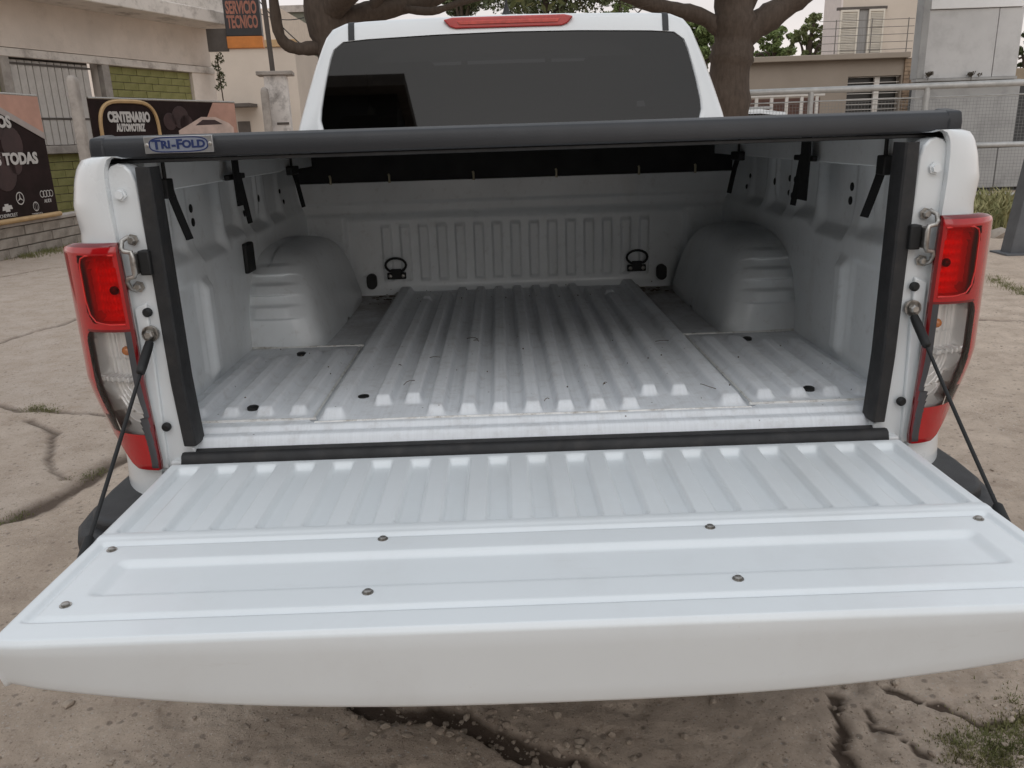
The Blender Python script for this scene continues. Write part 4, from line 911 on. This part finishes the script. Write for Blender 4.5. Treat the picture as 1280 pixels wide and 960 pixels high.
# tan building behind, meter pillar, pole, dark house gable
TAN = mat('tan_render', (.54, .47, .40), .9, var=.1, scale=.6, bump=.1, bscale=20); PALE = mat('pale_render', (.66, .56, .46), .9, var=.1)
def blockhouse(name, pxl, pxr, ptop, Y, depth, material, label, cat='building'):
    a, b = at(pxl, 150, Y), at(pxr, 150, Y); zt_ = at((pxl+pxr)/2, ptop, Y).z
    t = thing(name, ((a.x+b.x)/2, Y, 0), label, cat); hw = (b.x-a.x)/2
    MB().box(-hw, hw, 0, depth, 0, zt_).build('wall', material, t); return t, hw, zt_
th, hw, zt_ = blockhouse('tan_house', 255, 377, 60, 26, 8, TAN, 'plain tan house wall beyond the cream building')
MB().box(-hw-.05, hw+.05, -.08, .3, zt_+.003, zt_+.22).build('cornice', mat('ochre_trim', (.42, .28, .15), .9), th, bevel=.02)
a, b = at(316, 40, 26), at(349, 40, 26); tz = at(330, 8, 26).z
MB().box(a.x-th.location.x, b.x-th.location.x, .4, 5, zt_+.222, tz).build('roof_room', PALE, th)
p0, p1 = at(297, 152, 26), at(314, 165, 26); MB().box(p0.x-th.location.x, p1.x-th.location.x, -.03, .05, p1.z-1.0, p0.z).build('window', DARKF, th, bevel=.01)
p0, p1 = at(288, 131, 26), at(322, 134, 26); MB().box(p0.x-th.location.x, p1.x-th.location.x, -.9, -.003, p1.z, p0.z).build('canopy', DARKF, th)
GRG = mat('grey_green_render', (.135, .135, .105), .9, var=.2, scale=.5)
t2, hw2, zt2_ = blockhouse('dark_gable_house', 362, 470, 14, 34, 8, GRG, 'tall dark grey-green building behind the left tree')
MB().box(-hw2-.1, hw2+.1, -.1, 8.1, zt2_+.003, zt2_+.25).build('roof_edge', CONC, t2)
for k in range(3): MB().box(-hw2+.9+k*1.1, -hw2+1.6+k*1.1, -.04, .02, 3.0, 4.4).build('window', DARKF, t2, bevel=.02)
MP = Plane(at(342, 150, 14.2), (1, 0.15))
WPIL = mat('white_pillar', (.72, .68, .65), .9, var=.2, scale=2, dirt=((.16, .14, .13), 4, .48, .70, .8))
s0, s1 = MP.uv(333, 130)[0], MP.uv(361, 130)[0]; zt_ = MP.uv(345, 94)[1]
mp_ = thing('meter_pillar', (0, 0, 0), 'stained white masonry meter pillar with a flat cap', 'pillar', matrix=MP.mat())
MB().box(s0, s1, 0, .35, 0, zt_).build('pillar_body', WPIL, mp_, bevel=.015); MB().box(s0-.12, s1+.12, -.06, .42, zt_+.002, zt_+.07).build('cap', CONC, mp_, bevel=.012)
MB().box(s0+.15, s1-.03, -.012, .0, MP.uv(350, 156)[1], MP.uv(350, 153)[1]).build('meter_slot', DARKF, mp_); MB().box(s0+.2, s1-.05, -.010, .002, .5, 1.15).build('meter_door', CONC, mp_, bevel=.004)
fence_post(330, 109, 'round-topped post leaning beside the white meter pillar', Plane(at(330, 150, 14.0), (1, 0)), .065)
fence_post(384, 128, 'thin post in front of the tan house right edge', Plane(at(370, 150, 20), (1, 0)), .05)
pa, pb = at(341, 90, 14.4), at(322, -60, 14.4)
po = thing('sign_pole', (pa.x, pa.y, 0), 'thin dark metal pole rising above the meter pillar', 'pole')
MB().tube([(0, 0, 0), (0, 0, pa.z), (pb.x-pa.x, .0, pb.z)], .045, 8).build('pole_shaft', DARKF, po, 50); MB().lathe([(.09, 0), (.09, .06), (.05, .08)], (0, 0, 0), (0, 0, 1), 12).build('pole_base', DARKF, po, 40)
WIRE = mat('cable_black', (.02, .02, .02), .7)
def wire(p, q, sag, label, r=.012):
    pts = [p+(q-p)*k/14-Vector((0, 0, sag*4*(k/14)*(1-k/14))) for k in range(15)]; tag(MB().tube(pts, r, 5).build('overhead_cable', WIRE, None, 60), label, 'cable', 'overhead cables')
wire(at(300, -30, 22), at(385, 62, 22), .15, 'overhead cable slanting down from the projecting sign to the left tree', .015)
wire(at(300, 2, 22), at(380, 22, 22), .2, 'overhead cable running level across the sky gap', .012)

# ================================================================== TREES
BARK = mat('tree_bark', (.085, .062, .047), .95, var=.35, scale=9, bump=1.0, bscale=7, stretch=(2.5, 2.5, .6), col2=(.055, .04, .03))
LEAFS = [mat('leaf_green_a', (.17, .225, .075), .7, var=.4, scale=3), mat('leaf_green_b', (.21, .24, .10), .7, var=.4, scale=3), mat('leaf_dark', (.10, .12, .05), .7, var=.4, scale=3)]
def leaves(clumps, nper, size, material, parent, name='crown'):
    C = np.repeat(np.array([c[:3] for c in clumps]), nper, 0); Rr = np.repeat(np.array([c[3] for c in clumps]), nper)
    N = len(C); d = rng.normal(size=(N, 3)); d /= np.linalg.norm(d, axis=1)[:, None]; p = C+d*(Rr*rng.uniform(.15, 1, N)**.45)[:, None]*np.array([1, 1, .8])
    u = rng.normal(size=(N, 3)); u /= np.linalg.norm(u, axis=1)[:, None]; v = np.cross(u, rng.normal(size=(N, 3))); v /= np.linalg.norm(v, axis=1)[:, None]
    sz = size*rng.uniform(.6, 1.4, N)[:, None]
    V = np.stack([p-u*sz, p+v*sz*.45, p+u*sz, p-v*sz*.45], 1).reshape(-1, 3); F = np.arange(N*4).reshape(-1, 4)
    return link(name, npmesh(name, V, F, material, False), parent)
def limb(mb, pts, r0, r1, n=10):
    P = [Vector(p) for p in pts]; Q = []
    for i in range(len(P)-1):
        a, b, c, d = P[max(i-1, 0)], P[i], P[i+1], P[min(i+2, len(P)-1)]
        for k in range(5):
            t = k/5; Q.append(.5*((2*b)+(-a+c)*t+(2*a-5*b+4*c-d)*t*t+(-a+3*b-3*c+d)*t**3))
    Q.append(P[-1]); m = len(Q); f0 = random.uniform(0, 6); mb.tube(Q, [(r0+(r1-r0)*(i/(m-1))**.8)*(1+.07*math.sin(i*1.1+f0)+.05*math.sin(i*2.7+f0*2)) for i in range(m)], n); return Q[-1]
def twigs(mb, p, d, r, L, depth):
    if depth == 0: return
    for _ in range(3):
        dd = (d+Vector((random.gauss(0, .5), random.gauss(0, .5), random.gauss(.15, .4)))).normalized(); q = p+dd*L*random.uniform(.7, 1.2)
        limb(mb, [p, p+(q-p)*.5+Vector((random.gauss(0, .06), random.gauss(0, .06), random.gauss(0, .06)))*L, q], r, r*.5, 6); TIPS.append(q); twigs(mb, q, dd, r*.5, L*.65, depth-1)
def street_tree(base, label, limbs, r0, crown_lift):
    global TIPS
    TIPS = []; t = thing('street_tree', base, label, 'tree', 'old street trees'); b = Vector(base); mb = MB()
    for i, (pts, ra, rb) in enumerate(limbs):
        pp = [Vector(p)-b for p in pts]; m2 = MB(); e_ = limb(m2, pp, ra, rb, 14 if i == 0 else 10)
        if i > 0: twigs(m2, e_, (pp[-1]-pp[-2]).normalized(), rb*.7, 1.3, 3)
        m2.build('trunk' if i == 0 else 'limb', BARK, t, 70)
    cl = [(p.x, p.y, p.z, random.uniform(.5, .9)) for p in TIPS if p.z > crown_lift]
    if cl: leaves(cl, 34, .085, LEAFS[1], t)
    return t
Yl = 11.0
gb_ = at(432, 165, Yl); base = (gb_.x, Yl, 0)
street_tree(base, 'dark trunked tree behind the cab left side with a hooked bare branch',
    [([(base[0], Yl, -.1), (base[0], Yl, 1.0), at(428, 90, Yl), at(412, 40, Yl), at(398, -20, Yl), at(385, -80, Yl)], .36, .24),
     ([at(424, 62, Yl), at(395, 60, Yl-.1), at(368, 60, Yl-.2), at(350, 45, Yl-.3), at(342, 0, Yl-.4), at(338, -60, Yl-.5)], .11, .06),
     ([at(415, 40, Yl), at(450, 18, Yl), at(500, 8, Yl+.2), at(545, -2, Yl+.4), at(590, -30, Yl+.5)], .20, .07),
     ([at(408, 20, Yl), at(440, -20, Yl-.5), at(480, -60, Yl-1), at(540, -120, Yl-1)], .22, .12),
     ([at(460, 16, Yl), at(480, -10, Yl), at(510, -40, Yl+.3)], .09, .05),
     ([at(395, -40, Yl), at(350, -90, Yl), at(290, -160, Yl)], .20, .10),
     ([at(500, 10, Yl+.2), at(540, 14, Yl), at(580, 2, Yl), at(640, -12, Yl+.3)], .07, .03)], .36, at(400, -40, Yl).z)
Yr = 12.5
gb_ = at(908, 165, Yr); base = (gb_.x, Yr, 0)
street_tree(base, 'thick trunked tree forking above the railing right of the cab',
    [([(base[0], Yr, -.1), (base[0], Yr, 1.2), at(911, 100, Yr), at(916, 60, Yr), at(918, 25, Yr), at(914, -30, Yr), at(905, -90, Yr)], .36, .30),
     ([at(918, 48, Yr), at(945, 32, Yr), at(975, 12, Yr), at(1010, -14, Yr), at(1060, -60, Yr), at(1120, -100, Yr)], .25, .14),
     ([at(908, 42, Yr), at(880, 22, Yr), at(845, 12, Yr-.2), at(800, 2, Yr-.4), at(755, -18, Yr-.6), at(700, -50, Yr-.6)], .15, .07),
     ([at(914, -20, Yr), at(890, -70, Yr), at(850, -140, Yr)], .22, .1),
     ([at(930, 12, Yr), at(950, -20, Yr), at(985, -80, Yr)], .14, .07)], .36, at(900, -30, Yr).z)
def far_tree(pxc, ptop, pbot, wpx, Y, label, mi, n=26, per=60, size=.13):
    n = int(n*2.6); per = int(per*.6)
    c = at(pxc, (ptop+pbot)/2, Y); top = at(pxc, ptop, Y).z; bot = at(pxc, pbot, Y).z; hw = abs(at(pxc+wpx/2, 100, Y).x-at(pxc, 100, Y).x)
    t = thing('leafy_tree', (c.x, Y, 0), label, 'tree', 'leafy trees in the distance'); mb = MB(); mid = (top+bot)/2
    limb(mb, [(0, 0, 0), (.05, 0, bot*.6), (0, 0, mid), (.1, 0, top-.3)], .22, .04)
    for k in range(7):
        a = random.uniform(0, 6.28); limb(mb, [(0, 0, bot*.8+k*.1*(mid-bot)), (hw*.4*math.cos(a), hw*.4*math.sin(a), mid-.1), (hw*.75*math.cos(a), hw*.75*math.sin(a), mid+.5*(top-mid)*random.uniform(-.4, .8))], .08, .02, 6)
    mb.build('trunk', BARK, t, 70)
    cl = []
    for _ in range(n):
        a = random.uniform(0, 6.28); q = random.uniform(0, 1)**.5; zz = random.uniform(bot, top); k = math.sqrt(max(.08, 1-((zz-mid)/((top-bot)/2))**2))
        cl.append((hw*q*k*math.cos(a), hw*q*k*math.sin(a), zz, random.uniform(.10, .24)*hw))
    leaves(cl, int(per*4.2), size*.58, LEAFS[mi], t)
far_tree(1012, 18, 100, 48, 30, 'bushy green tree beside the two storey house wall', 1, 24, 55, .11)
far_tree(968, 34, 100, 60, 33, 'green tree between the thick trunk and the pale house', 0, 22, 50, .12)
far_tree(868, 28, 120, 70, 28, 'dark green tree just left of the thick trunk', 0, 30, 70, .12)
far_tree(682, -60, 16, 190, 30, 'tree crown showing above the middle of the cab roof', 2, 40, 45, .13)
far_tree(575, -40, 14, 90, 34, 'olive tree crown above the cab roof left of the antenna', 2, 22, 40, .13)
far_tree(775, -20, 70, 80, 36, 'distant tree hidden mostly by the cab right of centre', 0, 24, 40, .13)

# ================================================================== RIGHT SIDE
BEIGE = mat('beige_render', (.60, .52, .44), .9, var=.08, scale=.7, dirt=((.30, .25, .21), 1.2, .55, .8, .4)); PINKW = mat('pale_pink_render', (.74, .66, .62), .9, var=.08)
TAUPE = mat('taupe_render', (.29, .245, .20), .9, var=.1, scale=.8); SHUT = mat('cream_shutter', (.64, .585, .50), .6, var=.1)
STONE = mat('cladding_stone', (.34, .25, .17), .9, var=.5, scale=4, col2=(.17, .12, .085)); GREYW = mat('grey_panel', (.56, .555, .55), .8, var=.12, scale=1.1, dirt=((.36, .355, .35), 2.2, .5, .78, .6))
GREYD = mat('grey_wall', (.37, .37, .365), .85, var=.12, scale=1.0, dirt=((.15, .15, .15), 2.0, .5, .78, .5)); WPAN = mat('white_panel', (.80, .80, .80), .6, var=.06, scale=1, dirt=((.35, .33, .31), 3, .58, .8, .5))
GALV = mat('galvanised_pipe', (.44, .44, .43), .5, .3, var=.2, scale=6); WHTM = mat('white_metal', (.60, .57, .53), .5, var=.1)
mat('mesh_rail', (.17, .155, .14), .6)
HP = Plane(at(1100, 120, 24), (1, -.05))
HS = thing('two_storey_house', (0, 0, 0), 'beige two storey house with shuttered balcony door and taupe garage front', 'house', matrix=HP.mat())
zr = HP.uv(1040, 76)[1]
g0, g1, gx = HP.uv(925, 100)[0], HP.uv(1127, 100)[0], HP.uv(1142, 100)[0]
u0, u1 = HP.uv(1034, 30)[0], HP.uv(1180, 30)[0]
ux = HP.uv(1047, 40)[0]+.5; MB().box(ux, u1, 1.2, 2.75, 0, zr+3.6).build('upper_wall', BEIGE, HS); MB().box(ux-.06, ux-.003, 1.19, 2.75, 0, zr+3.6).build('side_wall', PINKW, HS)
w0, w1, wb, wt = R_(HP, 1058, 95, 1124, 150)
mb = MB(); mb.box(g0, w0, .0, .3, 0, zr); mb.box(w1, gx, .0, .3, 0, zr); mb.box(w0, w1, .0, .3, wt, zr); mb.box(w0, w1, 0, .3, 0, wb-.8); mb.build('garage_front', TAUPE, HS)
MB().box(g0-.1, gx-.25, -.25, 1.2, zr+.003, zr+.16).build('balcony_slab', TAUPE, HS, bevel=.02)
MB().box(w0, w1, .32, .36, wb-.8, wt).build('window_backing', mat('window_dark', (.03, .028, .026), .3), HS)
MB().box((w0+w1)/2+.05, (w0+w1)/2+.20, .12, .22, wb-.8, wt).build('window_mullion', WHTM, HS)
for k in range(14): MB().box(w0+.02, w1-.02, .10, .12, wb-.75+k*.15, wb-.735+k*.15).build('window_bar', WHTM, HS)
# balcony door
bx0, bx1 = HP.uv(1066, 40)[0], HP.uv(1120, 40)[0]; bzt = HP.uv(1093, 5)[1]; bzb = zr+.17
MB().box(bx0, bx1, 1.15, 1.198, bzb, bzt).build('door_opening', mat('curtain_grey', (.30, .29, .28), .8, var=.2, scale=8, stretch=(6, 1, .3)), HS)
for (a, b, lb) in ((bx0-.03, bx0+.42*(bx1-bx0), 'shutter'), (bx0+.66*(bx1-bx0), bx1+.05, 'shutter')):
    sh = MB().box(a, a+.05, 1.06, 1.13, bzb, bzt).box(b-.05, b, 1.06, 1.13, bzb, bzt).box(a+.05, b-.05, 1.06, 1.13, bzt-.06, bzt).box(a+.05, b-.05, 1.06, 1.13, bzb, bzb+.06).build('shutter', SHUT, HS)
    n_ = 26; lv = MB()
    for k in range(n_): zz = bzb+.07+k*(bzt-bzb-.14)/n_; lv.add([(a+.05, 1.065, zz), (b-.05, 1.065, zz), (b-.05, 1.12, zz+.07), (a+.05, 1.12, zz+.07)], [(0, 1, 2, 3)])
    lv.build('louvre', SHUT, sh, recalc=False, kind='stuff')
MB().box(bx0-.12, bx1+.12, 1.10, 1.19, bzt+.003, bzt+.08).build('door_lintel', DARKF, HS)
for k in range(5): MB().tube([(HP.uv(1020, 60)[0], -.15, zr+.25+k*.20), (gx-.2, -.15, zr+.25+k*.20)],   .009, 5).build('balcony_rail', MATS['mesh_rail'], HS, 60)
for xx in (1041, 1085, 1130): xx = HP.uv(xx, 60)[0]; MB().tube([(xx, -.15, zr+.16), (xx, -.15, zr+1.08)], .014, 6).build('balcony_post', MATS['mesh_rail'], HS, 60)
sp0, sp1 = HP.uv(1127, 110)[0], HP.uv(1143, 110)[0]; mb = MB(); z_ = 0.0
while z_ < zr:
    hh = random.uniform(.06, .13); x_ = sp0
    while x_ < sp1: ww = random.uniform(.12, .3); mb.box(x_+.008, min(sp1, x_+ww)-.008, -.05-random.uniform(0, .05), -.002, z_+.006, min(zr, z_+hh)-.006); x_ += ww
    z_ += hh
mb.build('stone_cladding', STONE, HS, kind='stuff')
# red wall with white railing left of the garage
RWP = Plane(at(985, 130, 21.5), (1, 0)); a, b = RWP.uv(936, 130)[0], RWP.uv(1030, 130)[0]; zt_ = RWP.uv(985, 120)[1]
RW = thing('garden_railing', (0, 0, 0), 'white garden railing in front of a dark red wall', 'railing', matrix=RWP.mat())
MB().box(a, b, .3, .45, 0, zt_-.05).build('red_wall', mat('dark_red_wall', (.13, .07, .055), .9, var=.2), RW)
MB().box(a, b, -.04, .04, zt_-.02, zt_+.07).build('top_bar', WHTM, RW, bevel=.01); MB().box(a, b, -.03, .03, .30, .36).build('bottom_bar', WHTM, RW, bevel=.01)
nb2 = 5
for k in range(nb2): x_ = a+(b-a)*(k+.5)/nb2; MB().box(x_-.04, x_+.04, -.025, .025, 0, zt_-.022).build('baluster', WHTM, RW)
# grey panelled wall
GP = Plane(at(1200, 200, 15.2), (1, -.03))
GW = thing('grey_panel_wall', (0, 0, 0), 'tall light grey panelled wall behind the wire fence', 'wall', matrix=GP.mat())
s0, s1 = GP.uv(1148, 60)[0], GP.uv(1272, 60)[0]; zm = GP.uv(1210, 97)[1]; zw_ = GP.uv(1200, 12)[1]
sm_ = GP.uv(1243, 50)[0]
MB().box(s0+.12, sm_-.006, -.06, .1, zm, zw_).build('panel', GREYW, GW, bevel=.006); MB().box(sm_+.006, s1, -.06, .1, zm, zw_).build('panel', GREYW, GW, bevel=.006)
MB().box(s0+.12, s1, -.09, .1, zw_+.012, zw_+2.2).build('panel', WPAN, GW, bevel=.006)
MB().box(s0-.02, s0+.11, -.10, .2, zm-.0, zw_+2.2).build('corner_post', GREYD, GW, bevel=.01)
MB().box(s0-.03, s1+.0, -.12, .1, zm-.05, zm-.004).build('ledge', GREYD, GW)
lw0, lw1 = GP.uv(1138, 170)[0], GP.uv(1266, 170)[0]; zj = GP.uv(1210, 186)[1]; xj = GP.uv(1243, 215)[0]
MB().box(lw0, lw1, -.02, .15, zj+.02, zm-.052).build('panel', GREYD, GW, bevel=.006); MB().box(lw0, xj-.012, -.02, .15, .08, zj).build('panel', GREYD, GW, bevel=.006); MB().box(xj+.012, lw1+3, -.02, .15, .08, zj).build('panel', GREYD, GW, bevel=.006)
MB().box(lw0, lw1+3, .152, .25, 0, zm-.1).build('wall_core', mat('joint_dark', (.06, .06, .06), .9), GW)
# neighbour at far right
NP = Plane(at(1275, 150, 19), (1, 0)); NB = thing('neighbour_house', (0, 0, 0), 'ochre house corner with shutter at the far right edge', 'house', matrix=NP.mat())
a = NP.uv(1258, 150)[0]; MB().box(a, a+6, 0, 6, 0, NP.uv(1275, 85)[1]).build('wall', mat('ochre_render', (.30, .24, .17), .9, var=.15), NB)
s_ = NP.uv(1268, 130)[0]; z0, z1 = NP.uv(1272, 152)[1], NP.uv(1272, 112)[1]; sh = MB().box(s_, s_+1.4, -.05, -.003, z0, z1).build('shutter', SHUT, NB)
for k in range(7): MB().box(s_+.05, s_+1.35, -.075, -.052, z0+.05+k*(z1-z0)/7.5, z0+.05+(k+.6)*(z1-z0)/7.5).build('shutter_slat', SHUT, sh)
a2 = NP.uv(1262, 170)[0]
for k in range(10): MB().tube([(a2+k*.22, -.3, .4), (a2+k*.22, -.3, NP.uv(1270, 155)[1])], .012, 5).build('window_bar', DARKF, NB)
for zz in (.6, 1.0, 1.4): MB().tube([(a2, -.3, zz), (a2+2.2, -.3, zz)], .012, 5).build('window_bar', DARKF, NB)
far_tree(1290, 30, 110, 40, 24, 'dark tree behind the grey wall at the right edge', 2, 14, 40, .1)
# wire fence with pipe rails
FP = Plane(at(1100, 150, 13.4), (at(1280, 101, 13.0)-at(895, 118, 13.8)).to_2d())
FN = thing('pipe_fence', (0, 0, 0), 'galvanised pipe fence with wire mesh beside the grey wall', 'fence', matrix=FP.mat())
a, b = FP.uv(820, 150)[0], FP.uv(1400, 150)[0]; zt_ = FP.uv(1150, 108)[1]; zm_ = FP.uv(1240, 181)[1]; zb_ = FP.uv(1225, 247)[1]
for zz, r in ((zt_, .055), (zm_, .045), (max(.10, zb_), .045)): MB().tube([(a, 0, zz), (b, 0, zz)], r, 10).build('rail', GALV, FN, 60)
for xx in (860, 1013, 1157, 1330): xx = FP.uv(xx, 130)[0]; MB().tube([(xx, .0, -.05), (xx, .0, zt_)], .05, 10).build('post', GALV, FN, 60)
zmesh = FP.uv(1150, 122)[1]
xs_ = np.arange(a, b, .055); zs_ = np.arange(max(.14, zb_+.04), zmesh, .055); V = []; F = []
def strip(x0, x1, z0, z1): k = len(V); V.extend([(x0, .05, z0), (x1, .05, z0), (x1, .05, z1), (x0, .05, z1)]); F.append((k, k+1, k+2, k+3))
for x_ in xs_: strip(x_-.0022, x_+.0022, zs_[0], zs_[-1])
for z_ in zs_: strip(xs_[0], xs_[-1], z_-.0022, z_+.0022)
link('wire_mesh', npmesh('wire_mesh', V, F, mat('mesh_wire', (.22, .22, .22), .6, .3), False), FN, kind='stuff')
MB().tube([(a, .05, zmesh), (b, .05, zmesh)], .012, 6).build('mesh_top_wire', GALV, FN, 60)
# heavy steel post near the right edge
q = gnd(1266, 317); SPT = thing('steel_post', (q.x, q.y, 0), 'thick grey square steel post leaning at the right edge', 'post')
MB().add([(x+(.42 if z else 0), y, z) for z in (0, 3.6) for x, y in ((-.09, -.09), (.09, -.09), (.09, .09), (-.09, .09))], [(0, 3, 2, 1), (4, 5, 6, 7), (0, 1, 5, 4), (1, 2, 6, 5), (2, 3, 7, 6), (3, 0, 4, 7)]).build('post_shaft', mat('grey_steel', (.105, .110, .118), .55, .2, var=.2, scale=5), SPT, bevel=.01); MB().box(-.16, .16, -.16, .16, -.01, .02).build('base_plate', MATS['grey_steel'], SPT, bevel=.004)
# weeds and rubble at the foot of the fence
gb = MB()
for _ in range(150):
    p = gnd(random.uniform(1208, 1262), random.uniform(258, 292)); tuft(p.x, p.y, 26, random.uniform(.10, .34), .16)
o = gb.build('weeds', mat('dry_weeds', (.34, .29, .14), .85, var=.3, scale=4, col2=(.16, .18, .07)), recalc=False, kind='stuff'); o['label'] = 'tall half dry weeds at the foot of the fence'
RUBM = mat('rubble_stone', (.36, .31, .26), .95, var=.3, scale=6, bump=.4, bscale=20)
RL = ['largest pale rubble lump under the fence', 'rubble lump at the left end of the weeds', 'rubble lump in the middle of the weeds', 'rubble lump beside the steel post']
for k in range(4):
    p = gnd(*[(1238, 262), (1208, 270), (1226, 282), (1250, 296)][k]); r = [.30, .16, .12, .14][k]; S = Matrix.Rotation(random.uniform(0, 6.28), 3, 'Z') @ Matrix.Diagonal((1.3, .9, .6))
    mb = MB().add([S @ (v*r*random.uniform(.8, 1.2)) for v in BV], BF); o = mb.build('rubble_stone', RUBM, None, 40, (p.x, p.y, r*.2)); tag(o, RL[k], 'stone', 'rubble under the fence')
# parked car behind the fence
q = at(925, 138, 17.8); CR = thing('parked_car', (q.x, 17.8, 0), 'white car parked behind the fence beside the cab', 'car'); ct = q.z
CP = mat('car_white', (.72, .73, .73), .3, var=.03, coat=.5); 
prof = [(-2.1, .35), (-2.12, .75), (-1.85, .92), (-1.35, .98), (-.85, ct-.12), (-.6, ct-.02), (.2, ct), (.75, ct-.08), (1.35, 1.0), (2.0, .88), (2.1, .60), (2.1, .35)]
P = [[(x, yy, z) for x, z in prof] for yy in (-.85, -.80, .80, .85)]
for i in (0, 3): P[i] = [(x*.97, yy, z if z < 1.05 else 1.0+(z-1.0)*.86) for (x, yy, z) in P[i]]
mb = MB().grid(P); mb.add(P[0], [tuple(range(len(prof)))]); mb.add(P[3], [tuple(range(len(prof)))]); mb.build('car_body', CP, CR, 40)
MB().prism([(-1.25, 1.0), (-.78, ct-.18), (-.55, ct-.10), (.2, ct-.09), (.65, ct-.15), (1.2, 1.02)], 'y', -.862, -.852).build('side_window', TINT, CR)
for x_ in (-1.3, 1.3):
    wh = MB().lathe([(.2, -.1), (.31, -.1), (.32, 0), (.31, .1), (.2, .1)], (x_, -.75, .32), (0, 1, 0), 24).build('wheel', TYRE, CR, 40); MB().lathe([(.2, 0), (.18, .02), (.03, .03)], (x_, -.86, .32), (0, -1, 0), 16).build('rim', ALU, wh, 40)
MB().box(-.7, .5, -.72, -.66, ct-.005, ct+.05).build('roof_bar', GALV, CR, bevel=.01)

# ================================================================== across the street, behind the viewpoint (mirrored in the rear window)
def rear_house(x0, x1, y, hgt, material, label):
    t = thing('street_house', ((x0+x1)/2, y, 0), label, 'house', 'houses across the street'); hw = (x1-x0)/2
    MB().box(-hw, hw, -6, 0, 0, hgt).build('wall', material, t); MB().box(-hw-.2, hw+.2, -6.2, .35, hgt+.003, hgt+.25).build('roof_edge', CONC, t)
    k = -hw+1.2
    while k < hw-1.2:
        wd = MB().box(k-.55, k+.55, .0, .05, 1.0, 2.3).build('window', MATS['window_dark'], t); MB().box(k-.65, k+.65, .003, .12, .92, .998).build('window_sill', CONC, wd); k += 2.6
    MB().box(hw-1.05, hw-.15, .0, .06, 0, 2.1).build('door', DARKF, t); return t
rear_house(-15, -2.1, -11.5, 8.5, mat('dark_render', (.07, .07, .065), .9), 'tall dark house across the street')

# ================================================================== small things
# grit and twigs swept into the bed
db = MB()
for _ in range(60):
    x = random.uniform(-.70, .70); y = random.choice([random.uniform(.1, .7), random.uniform(1.2, 1.5)]); r = random.uniform(.0008, .0022)
    if y > .7 and abs(x) > .52: continue
    db.add([v*r+Vector((x, y, H0+.0345+(.018 if abs(x) < .43 else .014))) for v in BV], BF)
for _ in range(9):
    x = random.uniform(-.40, .42); y = random.uniform(.12, .8); a = random.uniform(0, 6.28); L = random.uniform(.015, .045); z = H0+.052
    db.tube([(x+L*k*math.cos(a+k*.5), y+L*k*math.sin(a+k*.5), z+.002*math.sin(k*4)) for k in (0, .33, .66, 1)], .0008, 5)
for _ in range(40):
    x = random.choice([-1, 1])*random.uniform(.44, .53); y = random.uniform(1.40, 1.49); r = random.uniform(.002, .006)
    db.add([Vector((v.x*r*1.6, v.y*r, v.z*r*.5))+Vector((x, y, H0+.026)) for v in BV], BF)
o = db.build('debris', mat('dry_debris', (.13, .10, .075), .9, var=.4, scale=40), None, recalc=False, kind='stuff'); o['label'] = 'grit and dry twigs lying on the cargo floor'
# climbing plant on the corner of the cream building
p0 = at(272, 70, 18.3); pl_ = thing('hanging_plant', (p0.x, p0.y, 0), 'dark plant hanging at the corner of the cream building', 'plant')
MB().tube([(0, 0, 0), (.03, 0, 1.2), (-.02, 0, p0.z)], .015, 6).build('stem', BARK, pl_, 50)
leaves([(random.gauss(0, .03), random.gauss(0, .03), z, .09) for z in np.linspace(at(272, 110, 18.3).z, p0.z, 9)], 34, .032, LEAFS[2], pl_, 'foliage')
# dry tufts on the ledge of the grey wall
for px_, lb in ((1160, 'dry weed tuft on the left end of the grey wall ledge'), (1214, 'dry weed tuft on the right half of the grey wall ledge')):
    p = at(px_, 97, 15.05); t = thing('weed_tuft', (p.x, p.y, p.z), lb, 'weed', 'weeds on the grey wall ledge')
    leaves([(random.gauss(0, .05), random.gauss(0, .03), random.uniform(.02, .09), .045) for _ in range(7)], 18, .022, mat('dead_leaf', (.10, .085, .065), .9, var=.3), t, 'foliage'); MB().tube([(0, 0, -.05), (0, 0, .1)], .006, 5).build('stem', BARK, t, 50)
